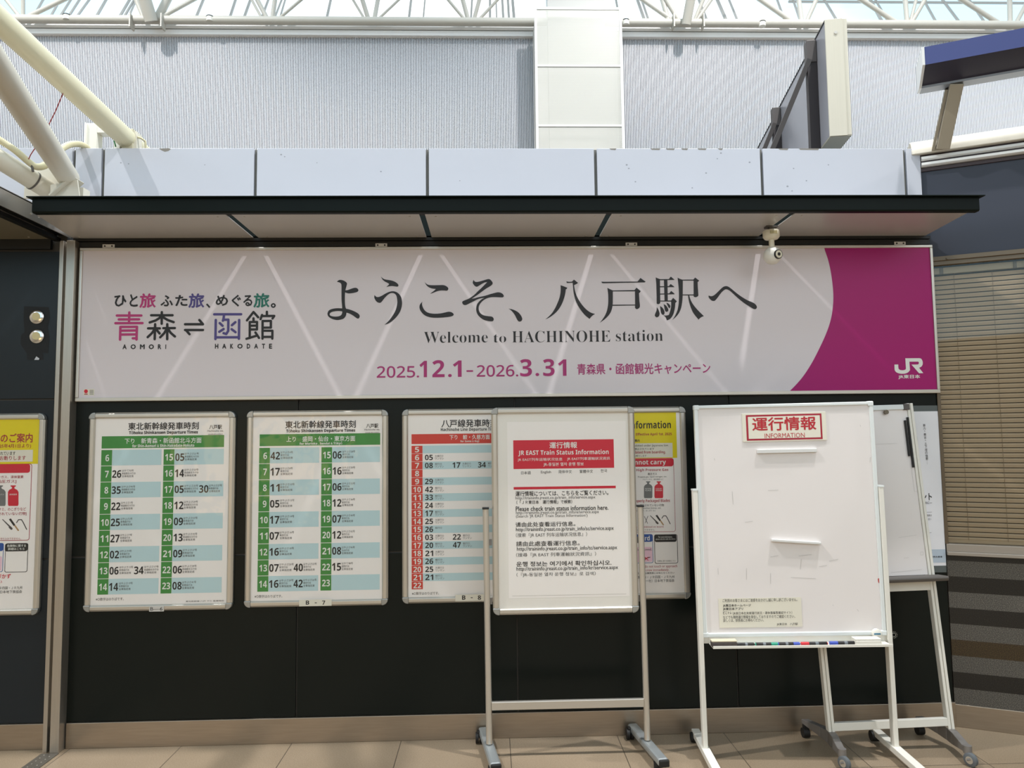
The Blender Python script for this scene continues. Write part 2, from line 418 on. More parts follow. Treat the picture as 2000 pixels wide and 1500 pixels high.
tag(MB().box(-9, 9, -10.2, -5.2, 8.0, 8.2).build('ceiling', mat('pale hall ceiling', 'cfccc6', .6), smooth=False), kind='structure')  # unseen ceiling strip, added to keep high sky light off the banner
for n_, x_ in (('wall_west', -9.1), ('wall_east', 9.1)):
    tag(MB().box(x_-.1, x_+.1, -10, 5, 0, 6.2).build(n_, mat('beige hall wall', 'b9aa95', .6), smooth=False), kind='structure')

g = structure('added_glow'); em = bpy.data.materials.new('added warm glow'); em.use_nodes = True; eb = em.node_tree.nodes['Principled BSDF']
eb.inputs['Base Color'].default_value = lin('e0c090'); eb.inputs['Emission Color'].default_value = (1.0, .62, .28, 1); eb.inputs['Emission Strength'].default_value = 2.2
for x_, w_ in ((-5.6, .8), (-4.5, .75), (-3.55, .35)):           # added glowing panes, unseen, for warm reflections in the poster covers
    MB().box(x_, x_+w_, -9.99, -9.96, .5, 2.0).build('pane', em, g, smooth=False)
MB().box(-5.75, -3.1, -9.995, -9.94, 2.02, 2.35).build('added_board', BROWN, g, smooth=False)  # unseen board added above the glowing panes

XS = (-2.245, -1.03, 0.13, 1.303, 2.47)                      # panel joints of the dark wall
wl = structure('wall_back')
b = MB()
b.box(-2.245, 2.47, 0.012, 0.10, 0, 3.172, 1)
for x0, x1 in zip(XS, XS[1:]):
    for z0, z1 in ((0.13, 0.963), (0.973, 2.60)):
        b.box(x0+.004, x1-.004, 0.0, 0.014, z0, z1, 0)
b.build('panelling', [PANEL, SEAM], wl, bevel=.0015, smooth=False)
b = MB()                                                     # little round speaker holes drilled in the panel
cx, cz = at(1746, 1240, 0).x, at(1746, 1240, 0).z
for k in range(12):
    for r in (.010, .017):
        b.tube([(cx+r*math.cos(k*PI/6), -.0006, cz+r*math.sin(k*PI/6)), (cx+r*math.cos(k*PI/6), .002, cz+r*math.sin(k*PI/6))], .0017, 6)
b.build('speaker_holes', PRINTW, wl, smooth=False)
wf = structure('wall_left')
b = MB()
b.box(-6.5, -2.29, 0.012, 0.10, 0, 3.172, 1)
for x0, x1 in ((-6.5, -5.70), (-5.70, -4.55), (-4.55, -3.40), (-3.40, -2.29)):
    for z0, z1 in ((0.13, 0.955), (0.965, 1.795), (1.805, 2.60)):
        b.box(x0+.004, x1-.004, 0.0, 0.014, z0, z1, 0)
b.build('panelling', [PANELN, SEAM], wf, bevel=.0015, smooth=False)
tag(MB().box(-2.20, 2.47, -0.012, 0.012, 0, 0.128).build('baseboard_back', STEEL, smooth=False, bevel=.002), kind='structure')
tag(MB().box(-6.5, -2.30, -0.012, 0.012, 0, 0.128).build('baseboard_left', STEEL, smooth=False, bevel=.002), kind='structure')

# white fascia panels above the canopy
fa = structure('wall_fascia')
FJ = (-6.5, -5.0, -3.65, -2.255, -2.099, -1.277, -0.337, 0.597, 1.532, 2.350, 2.447)
b = MB(); b.box(-6.5, 2.44, 0.004, 0.05, 2.70, 3.166, 1)
for x0, x1 in zip(FJ, FJ[1:]): b.box(x0+.0085, x1-.0085, -0.012, 0.008, 2.70, 3.170, 0)
b.build('fascia_panels', [FASCIA, JOINT], fa, bevel=.002, smooth=False)

p = Print(-.0122)
for x, y, r in ((1352, 367, 1.3), (1379, 338, 1.5), (1464, 317, 1.6), (1408, 299, 1.6), (1401, 310, 1.2), (1538, 364, 1.8), (1547, 373, 1.2), (1550, 329, 1.2), (1575, 353, 1.3), (1618, 322, 1.2), (744, 335, 1.4), (1224, 322, 1.6), (1228, 329, 1.4), (1241, 355, 1.3), (898, 353, 1.0), (549, 302, 1.6), (556, 306, 1.2), (236, 318, 1.4), (251, 320, 1.2), (619, 318, .9), (400, 322, 1.0)):
    p.poly([(x+r*1.3*math.cos(a), y+r*math.sin(a)) for a in (0, .9, 2.1, 3.3, 4.4, 5.3)], mat('grey scuff', '8d9099'), 0)
p.poly([(310, 290), (316, 294), (322, 296.5), (329, 295), (334, 291), (330, 289.5)], mat('grey grime', '7c7770'), 0)
for x0, x1 in ((1362, 1380), (1402, 1412), (1270, 1290), (1300, 1318), (1330, 1344), (1190, 1204), (1520, 1540), (1560, 1600)): p.poly([(x0, 290), (x1, 290), (x1-2, 293.2), (x0+3, 292.6)], mat('grey grime', '7c7770'), 0)
p.build('scuff_marks', fa)

# ribbed wall high behind, its head trim and the roof glazing
b = MB(); pitch = 0.0162; x = -7.6; prof = []
while x < 9.2:
    prof += [(x, 3.0), (x+pitch*.46, 3.0), (x+pitch*.52, 3.028), (x+pitch*.94, 3.028)]; x += pitch
vs = [(b.bm.verts.new((p[0], p[1], 2.6)), b.bm.verts.new((p[0], p[1], 5.57))) for p in prof]
for a, c in zip(vs, vs[1:]): b.bm.faces.new((a[0], c[0], c[1], a[1]))
tag(b.build('wall_upper', CORR, smooth=False), kind='structure')
b = MB(); b.box(-7.6, 9.2, 2.955, 3.06, 5.548, 5.597); b.box(-7.6, 9.2, 2.965, 3.06, 5.597, 5.606); b.box(-7.6, 9.2, 2.955, 3.06, 5.606, 5.685)
b.box(-7.6, 9.2, 2.9535, 2.956, 5.599, 5.604, 1)
tag(b.build('trim_1', [TRIMG, JOINT], smooth=False, bevel=.002), kind='structure')

wr = structure('window_1')
def glaze(px, py, f=1.0):                                     # roof glazing: rises away from the head of the ribbed wall at 55 degrees
    o, d = ray(px, py); n = Vector((0, -math.sin(math.radians(55)), math.cos(math.radians(55)))); p0 = Vector((0, 3.15, 5.72))
    return o+d*((p0-o).dot(n)/d.dot(n))
b = MB(); u = Vector((0, math.cos(math.radians(55)), math.sin(math.radians(55))))
b.face([Vector((-8, 3.17, 5.70)), Vector((10, 3.17, 5.70)), Vector((10, 3.17, 5.70))+u*2.2, Vector((-8, 3.17, 5.70))+u*2.2])
b.build('pane', SKYGLASS, wr, smooth=False, recalc=False)
MUL = [(70, 24, 84, 0, 4), (103, 25, 117, 0, 4), (122, 25, 138, 0, 4), (138, 26, 155, 0, 4), (155, 26, 174, 0, 4), (192, 26, 207, 0, 5), (237, 27, 253, 0, 5), (246, 27, 262, 0, 4),
       (254, 27, 266, 0, 3), (385, 29, 397, 0, 5), (450, 31, 460, 0, 5), (478, 31, 489, 0, 5), (513, 30, 524, 0, 4), (538, 31, 550, 0, 3), (548, 31, 557, 0, 3), (639, 32, 646, 0, 5), (799, 34, 803, 0, 5),
       (827, 34, 830, 0, 3), (920, 34, 922, 0, 4), (957, 35, 957, 0, 5), (970, 36, 969, 0, 3), (983, 36, 981, 0, 5), (994, 36, 992, 0, 5), (1004, 36, 1001, 0, 6),
       (1210, 37, 1203, 0, 4), (1258, 37, 1245, 0, 6), (1266, 37, 1254, 2, 4), (1306, 38, 1294, 0, 6), (1380, 38, 1365, 0, 5), (1418, 39, 1401, 0, 7), (1440, 39, 1424, 0, 4), (1532, 39, 1518, 0, 4),
       (1562, 38, 1549, 0, 4), (1632, 36, 1610, 0, 5), (1722, 41, 1700, 0, 7), (1734, 41, 1710, 0, 4), (1827, 41, 1804, 0, 5), (1872, 41, 1841, 0, 6), (1922, 42, 1893, 0, 5)]
for x0, y0, x1, y1, wd in MUL:
    p, q = glaze(x0, y0+14), glaze(x1-(x0-x1)*(14/max(1, y0-y1)) if False else x1, y1)
    p = glaze(x0+(x0-x1)*14/max(1, y0-y1), y0+14); q = q+(q-p).normalized()*1.2
    MB().obox(p, q, wd*0.0047, 0.014, up=u.cross(Vector((1, 0, 0)))).build('mullion', mat('grey mullion', 'a49d96', .5), wr, smooth=False)
p, q = glaze(1540, 3), glaze(2030, 4)
MB().obox(Vector((p.x, p.y, p.z)), Vector((q.x+2, p.y, p.z)), .02, .02, up=Vector((0, 0, 1))).build('transom', mat('grey mullion', 'b9b3ad'), wr, smooth=False)

# right-hand wall: turned 24.5 degrees towards the viewer
RO, RT = (2.472, 0.0, 0.0), -math.radians(24.5)
RM = Matrix.LocRotScale(Vector(RO), Matrix.Rotation(RT, 3, 'Z').to_quaternion(), None)
def rstruct(name): return structure(name, RO, RT)
g = rstruct('wall_right')
b = MB(); b.box(-.06, 3, 0.02, .18, 0, .95, 0); b.box(-.06, .004, .02, .18, .9, 3.1); b.build('core', GR_D, g, local=True, smooth=False)
ZB = (.118, .202, .286, .372, .456, .540, .624, .708, .791, .875, .907)
for k in range(10):
    b = MB(); b.box(0.0 if k else 0.0, 3, 0, .03, ZB[k], ZB[k+1])
    b.build('granite_course', GR_L if k % 2 == 0 else (GR_B if k == 3 else GR_D), g, local=True, smooth=False)
b = MB(); b.box(0, 3, -.006, .02, 0, .118); o = b.build('baseboard_right', STEEL, rstruct('baseboard_right_base'), local=True, smooth=False, bevel=.002)
o.parent.name = 'baseboard_right'; o.name = 'steel_strip'
g = rstruct('trim_2')
b = MB(); b.box(0, 3, -.03, .05, .907, .925); b.box(0, 3, -.012, .05, .925, .965); b.build('sill', mat('grey window sill', 'a8a097', .4, metal=.5), g, local=True, smooth=False, bevel=.002)
g = rstruct('window_2')
b = MB(); b.box(0, 3, -.012, .03, 2.497, 2.545); b.box(0, 3, -.022, .03, 2.52, 2.545); b.box(.458, .49, -.01, .05, .965, 2.497); b.box(-.005, .012, -.01, .05, .965, 2.497)
b.build('window_frame', BRONZE, g, local=True, smooth=False, bevel=.002)
for xa in (.09, ): MB().tube([(.08, -.03, 2.53), (.08, -.012, 2.53)], .008, 10).build('screw', BRONZE, g, local=True)
b = MB(); b.face([(0.005, .004, .965), (3, .004, .965), (3, .004, 2.497), (.005, .004, 2.497)]); b.build('pane', GLASS, g, local=True, smooth=False, recalc=False)
g = rstruct('wall_office')                                   # the room behind the blind
b = MB(); b.box(0, 3, .30, .34, .9, 2.6); b.build('inner_wall', mat('office wall', '4a4238', .7), g, local=True, smooth=False)
g = rstruct('lintel_panel')
b = MB(); b.box(-.03, 3, -.002, .10, 2.545, 3.045); b.build('slate_panel', LINTEL, g, local=True, smooth=False)
b = MB(); b.box(-.028, 3, -.012, .10, 3.040, 3.060, 1)
for z in (3.062, 3.096): b.prism([(-.028, z), (-.040, z+.006), (-.040, z+.020), (-.022, z+.026), (.05, z+.026), (.05, z)], 'x', -.022, 3, 0); b.box(-.026, 3, -.020, .05, z+.024, z+.036, 1)
b.build('shutter_slats', [PERF_EDGE, mat('dark maroon gap', '3a2a2c', .5)], g, local=True, smooth=False)
P = [(-.052+.10-.10*math.cos(a), 3.132+.10*math.sin(a)) for a in [k*PI/2/8 for k in range(9)]]
b = MB(); b.prism([(.25, 3.132)]+P+[(.25, 3.232)], 'x', -.07, 3); b.build('rounded_cap', mat('weathered cream cap', 'cfc8ba', .5, vary=.15, scale=14), g, local=True, bevel=.004)

# ================================================================== CANOPY
ca = thing('canopy', 'dark green edged canopy with grey soffit panels running above the welcome banner', 'canopy', (0.13, -.24, 2.66))
b = MB()
b.prism([(-.476, 2.668), (-.468, 2.662), (-.440, 2.662), (-.440, 2.735), (-.476, 2.735)], 'x', -2.172, 2.430)
b.prism([(-.497, 2.731), (-.497, 2.737), (-.430, 2.737), (-.430, 2.731)], 'x', -2.188, 2.448)
b.build('edge_beam', GUTTER, ca, bevel=.002, smooth=False)
SL = (-2.235, -1.262, -0.327, 0.592, 1.506, 2.432)
for x0, x1 in zip(SL, SL[1:]):
    a0 = x0+.0145 if x0 > -2.2 else x0; a1 = x1-.0145 if x1 < 2.4 else x1
    b = MB(); 
    b.prism([(a0 if a0 > -2.2 else -2.172, -.442), (a1 if a1 < 2.43 else 2.392, -.442), (a1, -.022), (a0, -.022)], 'z', 2.664, 2.668)
    o = b.build('soffit_panel', SOFFIT, ca, smooth=False)
    for xx in (a0+.05, a1-.05):
        for yy in (-.40, -.05): MB().tube([(xx if xx > -2.17 or yy < -.1 else -2.19, yy, 2.6615), (xx if xx > -2.17 or yy < -.1 else -2.19, yy, 2.664)], .005, 8).build('screw', ALU, o)
for x in SL[1:-1]:
    b = MB(); b.box(x-.016, x+.016, -.44, -.40, 2.669, 2.70); b.box(x-.016, x+.016, -.04, -.01, 2.669, 2.70)
    b.box(x-.026, x-.0143, -.44, -.02, 2.6682, 2.672); b.box(x+.0143, x+.026, -.44, -.02, 2.6682, 2.672)
    b.build('bracket', GUTTER, ca, smooth=False)
MB().box(-2.17, 2.43, -.0165, -.0125, 2.672, 2.885).build('flashing', GUTTER, ca, smooth=False)
b = MB(); b.box(-2.235, 2.46, -.022, .0, 2.618, 2.645); b.box(-2.235, 2.46, -.03, .0, 2.648, 2.664); b.build('rear_beam', BLACK, ca, smooth=False)

cl = thing('canopy', 'dark olive grey soffit with dark green edge left of the sliding track', 'canopy', (-3.2, -.24, 2.66))
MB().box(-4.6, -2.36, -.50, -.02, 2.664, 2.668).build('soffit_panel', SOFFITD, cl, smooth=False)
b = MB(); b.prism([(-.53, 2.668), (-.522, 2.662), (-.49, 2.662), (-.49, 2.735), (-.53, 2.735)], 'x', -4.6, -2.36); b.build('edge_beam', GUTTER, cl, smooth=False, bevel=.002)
MB().box(-4.6, -2.36, -.02, 0, 2.61, 2.664).build('rear_beam', BLACK, cl, smooth=False)
for x in (-2.45, -2.9): MB().tube([(x, -.06, 2.6615), (x, -.06, 2.664)], .005, 8).build('screw', ALU, cl)

# ================================================================== SLIDING TRACK: upright, overhead rail, floor track
t = thing('guide_upright', 'tall grooved steel upright between the two dark wall sections', 'guide post', (-2.245, -.03, 0))
b = MB(); b.prism([(-2.290, .0), (-2.290, -.055), (-2.268, -.055), (-2.268, -.02), (-2.250, -.02), (-2.250, -.062), (-2.205, -.062), (-2.205, 0)], 'z', 0, 2.645)
b.build('channel', STEELV, t, smooth=False, bevel=.002)
b = MB(); b.box(-2.264, -2.254, -.024, -.019, 0.0, .115); b.build('slot', BLACK, t, smooth=False)
t = thing('overhead_rail', 'steel sliding door rail slanting overhead out from the canopy end', 'rail', (-2.30, -1.5, 2.70))
b = MB(); b.box(-2.268, -2.262, -3.4, 0, 2.672, 2.757); b.box(-2.345, -2.262, -3.4, 0, 2.752, 2.760); b.box(-2.345, -2.339, -3.4, 0, 2.672, 2.757)
b.build('channel', STEELV, t, smooth=False)
b = MB(); b.box(-2.339, -2.268, -3.4, 0, 2.690, 2.70); b.box(-2.350, -2.318, -3.4, 0, 2.655, 2.674); b.build('dark_groove', BLACK, t, smooth=False)
for y in (-.06, -.34): MB().tube([(-2.258, y, 2.70), (-2.262, y, 2.70)], .006, 8).build('bolt', ALU, t)
t = thing('floor_track', 'studded steel track strip set in the floor at the upright', 'floor track', (-2.24, -.4, 0))
MB().box(-2.288, -2.20, -3.0, -.065, 0, .003).build('strip', mat('worn floor steel', '6c675f', .45, metal=.6, vary=.2, scale=20), t, smooth=False)
b = MB()
for k in range(14):
    for j in (0, 1):
        xx, yy = -2.262+.036*j, -.085-k*.032-j*.016
        MB().tube([(xx, yy, .003), (xx, yy, .0045)], .0032, 8).build('stud', ALU, t)

# ================================================================== BANNER
bn = thing('welcome_banner', 'long pale station banner with black welcome lettering and magenta curved end', 'banner', (.13, -.02, 1.785))
BX0, BX1, BZ0, BZ1 = -2.197, 2.468, 1.785, 2.612
b = MB()
for x0, x1, z0, z1 in ((BX0, BX1, BZ1-.016, BZ1), (BX0, BX1, BZ0, BZ0+.02), (BX0, BX0+.016, BZ0+.02, BZ1-.016), (BX1-.016, BX1, BZ0+.02, BZ1-.016)): b.box(x0, x1, -.034, -.004, z0, z1)
b.build('frame', ALU, bn, bevel=.003, smooth=False)
for px in (213, 745, 1233, 1757):
    x = at(px, 484, -.02).x
    b = MB(); b.box(x-.032, x+.032, -.0265, -.0225, BZ1+.0005, BZ1+.020); o = b.build('bracket', PERF_EDGE, bn, bevel=.001, smooth=False)
    for s in (-1, 1): MB().tube([(x+s*.019, -.029, BZ1+.010), (x+s*.019, -.0265, BZ1+.010)], .0045, 8).build('bolt', INK, o)
p = Print(-.026); sy = -.026
p.rectm(BX0+.008, BX1-.008, BZ0+.01, BZ1-.008, VINYL)
# the magenta end with its concave curve
EDGE = [(1610, 486), (1618, 510), (1624, 540), (1627.5, 575), (1626, 605), (1621, 630), (1612, 655), (1600, 681), (1586, 708), (1570, 733), (1555, 751), (1540, 766)]
q = [p.pt(*e) for e in EDGE]
q = [q[0]]+[tuple((.5*((2*p1)+(p2-p0)*u_+(2*p0-5*p1+4*p2-p3)*u_*u_+(3*p1-p0-3*p2+p3)*u_**3))) for i in range(len(q)-1) for u_ in (.2, .4, .6, .8, 1.0)
            for p0, p1, p2, p3 in [tuple(Vector(q[max(0, min(len(q)-1, i+j))]) for j in (-1, 0, 1, 2))]]
q[0] = (q[0][0], BZ1-.012); q[-1] = (q[-1][0], BZ0+.014)
p.polym([(BX1-.012, BZ0+.014), (BX1-.012, BZ1-.012)]+q, MAGENTA, 1)
# brush-style headline, traced stroke by stroke
def brush(org, outlines):
    p.crop(org[0], org[1], 9.0909)
    for s in outlines:
        p.poly([smoothpoly(x) for x in s.split('|')], INK, 3)
brush((620, 530), [
 '345,187! 375,160 410,152 460,162 505,188 525,215 518,255 503,310 495,350 490,400 488,470 488,540 492,600 500,640 512,668! 512,700 516,735 508,780 490,815 455,845 400,860 350,865 290,855 235,832 195,800 180,765 182,735 200,700 240,675 300,660 360,655 440,658! 437,600 430,520 428,430 428,330 428,260 422,225 405,205 375,193|440,712! 400,706 340,706 280,715 240,730 218,755 222,778 245,793 290,802 340,803 390,795 425,772 440,735',
 '500,662! 560,675 620,695 680,722 730,755 750,785 750,810 735,835 710,838 680,820 640,790 590,760 540,740 500,732!',
 '485,340! 530,335 580,318 630,300 670,292 700,298 722,318 728,340 715,360 680,375 620,387 560,392 520,385 485,370!',
 '1127,88! 1150,115 1190,140 1250,152 1310,162 1370,183 1415,212 1437,240 1435,262 1418,272 1380,268 1330,262 1280,265 1250,272 1222,282! 1245,258 1265,240 1272,222! 1245,205 1205,185 1165,155 1140,120',
 '1015,418! 1030,440 1055,455 1090,455 1140,435 1200,400 1260,370 1320,355 1370,357 1420,378 1460,415 1490,470 1502,540 1500,600 1485,670 1460,730 1420,790 1370,845 1310,895 1250,930 1190,948! 1240,905 1290,850 1340,780 1380,710 1405,640 1418,560 1415,490 1400,430 1375,400 1340,385 1300,388 1260,410 1220,445 1180,490 1150,530 1125,555 1100,560 1060,545 1030,510 1010,465'])
brush((810, 530), [
 '175,183! 195,210 230,235 280,245 350,247 430,245 500,244 545,255 580,278 597,305 590,330 570,345 530,342 480,340 420,348 370,365 320,385 272,402! 310,370 350,340 375,312! 340,310 290,300 240,275 200,235',
 '137,537! 130,570 135,610 155,660 190,705 240,735 310,750 390,752 470,745 540,730 600,718 650,725 685,750 692,770 675,790 630,805 560,815 480,822 400,825 320,823 240,808 170,775 120,725 90,670 85,620 100,580',
 '1045,150! 1060,175 1085,188 1130,185 1190,170 1250,152 1310,137 1345,150 1375,185 1383,212 1370,240 1330,270 1270,305 1200,355 1120,415 1060,455 1012,486! 1060,480 1130,460 1200,445 1270,428 1340,405 1410,387 1470,373 1520,378 1560,400 1582,435 1570,458 1540,463 1470,460 1400,458 1330,465 1270,485 1220,515 1170,565 1140,620 1135,670 1150,720 1185,760 1240,785 1310,797 1370,805 1398,830 1402,860 1390,880 1360,888 1300,882 1230,862 1170,825 1120,770 1093,700 1093,640 1110,580 1150,530 1190,495 1240,470! 1170,480 1110,500 1050,530 990,560 930,590 895,600 860,588 843,555 855,530 900,510 950,490 1000,460 1060,415 1120,355 1180,300 1240,240 1290,190! 1240,200 1190,225 1150,250 1110,272 1080,268 1050,240 1030,200',
 '1668,662! 1730,675 1790,698 1840,730 1880,775 1905,825 1908,855 1890,885 1855,892 1830,875 1810,840 1785,790 1745,730 1700,685'])
brush((1050, 530), [
 '408,247! 460,265 528,292! 518,310 500,322! 495,370 480,440 455,520 420,600 370,680 310,745 240,800 180,835 137,853! 200,800 260,735 310,655 350,570 385,480 405,390 410,320',
 '508,180! 530,183 560,186 610,183! 645,147! 718,205! 690,225 648,245! 655,300 670,370 700,450 750,540 810,620 880,690 950,735 1020,757! 975,785 945,815 922,845! 860,795 790,720 730,630 680,530 650,430 635,340 628,260 622,203! 590,205 550,207 520,208!',
 '1132,183! 1180,186! 1775,182! 1825,117! 1918,185! 1900,197! 1160,212! 1140,205!',
 '1238,293! 1285,318 1335,338! 1335,400 1335,500 1332,590 1318,670 1290,740 1240,805 1180,860 1102,915! 1150,855 1195,785 1230,700 1250,600 1255,500 1252,400 1245,340',
 '1325,340! 1720,333! 1755,290! 1830,350! 1820,370 1800,388! 1803,450 1808,530 1815,600 1812,635 1795,658 1765,672 1740,662 1730,645! 1730,500! 1728,355! 1325,357!',
 '1325,593! 1735,590! 1735,606! 1325,613!'])
brush((1260, 530), [
 '188,108! 225,125 262,138! 268,560! 255,575 230,583 205,575! 203,400 197,220!',
 '258,140! 420,138! 455,93! 525,152! 258,160!', '332,155! 395,155! 402,525! 345,525!', '258,265! 420,262! 452,225! 520,275! 515,280! 258,283!',
 '262,395! 425,392! 463,347! 525,402! 515,408! 262,412!',
 '265,520! 460,518! 497,470! 563,532! 548,550 535,562! 532,620 520,690 500,760 470,815 435,850 385,873! 375,840 355,805 325,782! 370,785 420,775! 440,720 458,640 462,580 460,538! 265,535!',
 '207,635! 235,680 255,740 250,785 225,812 195,815 172,785 180,750 200,700', '265,617! 300,640 330,680 345,730 335,765 310,772 285,745 275,700',
 '328,583! 360,600 395,640 412,685 400,712 370,718 350,690 340,640', '375,557! 410,570 440,600 447,630 430,657 415,640 395,600',
 '575,112! 620,135 668,150! 668,300 665,450 655,560 635,660 600,740 550,805 482,865! 530,790 570,700 592,600 600,480 598,340 588,220',
 '660,148! 855,147! 887,110! 960,165! 945,180 932,190! 935,280 942,380 943,430 925,450 890,460 862,450! 860,165! 660,165!', '655,412! 870,410! 870,428! 655,428!',
 '762,425! 782,425! 800,490 840,570 900,650 970,725 1042,795! 1005,810 975,830 948,858! 900,800 850,730 810,640 785,560 768,480',
 '1130,428! 1155,440 1190,440 1230,420 1280,375 1330,325 1380,280 1430,263 1475,272 1530,310 1590,360 1660,415 1740,470 1830,520 1910,553 1960,588 1982,625 1978,655 1955,672 1920,665 1860,630 1780,580 1700,520 1630,460 1570,405 1510,350 1465,325 1430,320 1400,335 1360,370 1320,420 1280,475 1245,515 1215,527 1175,515 1140,480 1125,450'])
# second line and dates
p.crop(720, 630, 2000/680)
p.text('Welcome', 317, 53, 684, 116, INK, 's'); p.text('to', 718, 66, 790, 114, INK, 's'); p.text('HACHINOHE', 824, 47, 1388, 113, INK, 's'); p.text('station', 1420, 43, 1690, 107, INK, 's')
p.text('2025', 48, 251, 266, 316, PLUM, 'r', weight=.012); p.text('.', 276, 304, 290, 316, PLUM, 'b'); p.text('1', 292, 220, 335, 314, PLUM, 'b'); p.text('2', 366, 216, 436, 314, PLUM, 'b'); p.text('.', 456, 295, 478, 314, PLUM, 'b'); p.text('1', 484, 218, 534, 312, PLUM, 'b')
p.rect(562, 274, 600, 283, PLUM, 3); p.text('2026', 622, 245, 836, 310, PLUM, 'r', weight=.012); p.text('.', 846, 298, 860, 310, PLUM, 'b'); p.text('3', 870, 210, 938, 310, PLUM, 'b'); p.text('.', 958, 289, 980, 308, PLUM, 'b'); p.text('3', 1002, 209, 1068, 308, PLUM, 'b'); p.text('1', 1088, 212, 1136, 306, PLUM, 'b')
p.text('青森県・函館観光キャンペーン', 1198, 234, 1962, 296, PLUM, weight=.015)
# campaign mark: first row
k = 10.714
for ch, m, x0, y0, x1, y1, org in (('ひ', INK, 150, 185, 392, 410, 0), ('と', INK, 470, 165, 630, 412, 0), ('旅', PINK, 680, 148, 1005, 436, 0), ('ふ', INK, 1118, 185, 1365, 406, 0), ('た', INK, 1425, 180, 1670, 400, 0), ('旅', PURPLE, 1705, 148, 2019, 436, 0),
        ('、', INK, 355, 358, 432, 440, 1), ('め', INK, 560, 180, 803, 395, 1), ('ぐ', INK, 890, 175, 1072, 410, 1), ('る', INK, 1133, 183, 1312, 402, 1), ('旅', TEAL, 1350, 143, 1668, 430, 1), ('。', INK, 1710, 350, 1802, 438, 1)):
    p.crop((210, 370)[org], 560, k); p.text(ch, x0, y0, x1, y1, m, weight=.028)
p.crop(210, 560, k)
S = lambda pts, w, m, l=3: p.stroke(pts, w, m, l)
for a in ([(198, 604), (708, 604)], [(238, 685), (662, 684)], [(168, 764), (733, 762)], [(458, 540), (452, 760)], [(264, 1107), (272, 842), (617, 840), (608, 1105)], [(612, 1100), (590, 1080), (530, 1080)], [(280, 920), (612, 916)], [(280, 1002), (612, 998)]): S(a, 52, PINK)
for a in ([(915, 598), (1362, 598)], [(1138, 533), (1135, 775)], [(1120, 620), (1080, 662), (1010, 706), (885, 748)], [(1150, 620), (1190, 655), (1260, 697), (1385, 742)], [(852, 872), (1095, 872)], [(998, 785), (988, 1098)], [(985, 890), (935, 968), (842, 1056)], [(1020, 890), (1055, 935), (1092, 980)],
          [(1170, 868), (1410, 866)], [(1252, 785), (1250, 1098)], [(1235, 890), (1190, 970), (1105, 1058)], [(1270, 890), (1325, 968), (1412, 1042)], [(1640, 786), (1999, 786)], [(1718, 995), (1640, 906), (1999, 906)]): S(a, 52, INK)
p.text('AOMORI', 322, 1212, 345, 1302, INK) if False else None
for ch, x0, x1 in (('A', 322, 398), ('O', 490, 590), ('M', 686, 775), ('O', 868, 968), ('R', 1060, 1122), ('I', 1212, 1229)): p.text(ch, x0, 1210, x1, 1304, INK, weight=0 if ch == 'I' else .040)
p.crop(370, 560, k)
for a in ([(-90, 786), (285, 786), (210, 698)], [(-90, 906), (285, 906)]): S(a, 52, INK)
for a in ([(520, 578), (1082, 577)], [(726, 590), (716, 660), (702, 712)], [(732, 692), (815, 690), (812, 925), (772, 990), (716, 972)], [(635, 762), (695, 818)], [(962, 742), (890, 806)], [(716, 886), (626, 944)], [(885, 890), (965, 952)], [(553, 697), (545, 1095)], [(1042, 697), (1036, 1090)], [(550, 1060), (1036, 1058)]): S(a, 52, PURPLE)
for a in ([(1205, 705), (1342, 530), (1440, 640)], [(1342, 662), (1342, 715)], [(1262, 1075), (1264, 740), (1416, 738), (1414, 895), (1264, 895)], [(1264, 816), (1414, 815)], [(1195, 1090), (1400, 1028)], [(1382, 958), (1457, 1072)],
          [(1622, 526), (1622, 610)], [(1490, 680), (1520, 592)], [(1520, 615), (1776, 612), (1740, 665)], [(1530, 1088), (1532, 718), (1705, 716), (1705, 856), (1532, 858)], [(1532, 922), (1737, 922), (1735, 1088)], [(1530, 1050), (1735, 1050)]): S(a, 50, INK)
for ch, x0, x1 in (('H', 540, 603), ('A', 692, 768), ('K', 858, 916), ('O', 1008, 1110), ('D', 1206, 1270), ('A', 1360, 1433), ('T', 1520, 1580), ('E', 1672, 1728)): p.text(ch, x0, 1198, x1, 1292, INK, weight=.040)
# railway mark
p.crop(1720, 680, 18.18)
p.poly(smoothpoly('485,583! 620,580! 625,690 640,740 690,775 760,785 830,778 880,755 893,720! 870,360! 1370,357! 1430,375 1470,430 1490,500 1485,580 1455,640 1410,675 1360,695! 1510,887! 1360,892! 1090,585! 1320,580! 1345,555 1352,520 1340,490 1320,480! 1015,480! 1035,760 1020,800 980,850 920,885 850,905 770,910 680,905 600,880 540,845 505,800 490,740'), PRINTW, 3)
p.text('JR東日本', 625, 945, 1392, 1095, PRINTW, weight=.02)
p.build('printed_sheet', bn)
p = Print(-.0272); p.crop(0, 450, 2000/700); p.rect(465, 885, 526, 920, PAPERC, 0); p.poly([(480+11*math.cos(a), 898+11*math.sin(a)) for a in [i*PI/6 for i in range(12)]], REDC, 1)
p.rect(470, 911, 490, 916, REDD, 1)
for j in range(4): p.rect(500, 891+j*7, 522, 894+j*7, INKG, 1)
p.build('fire_safety_sticker', bn)

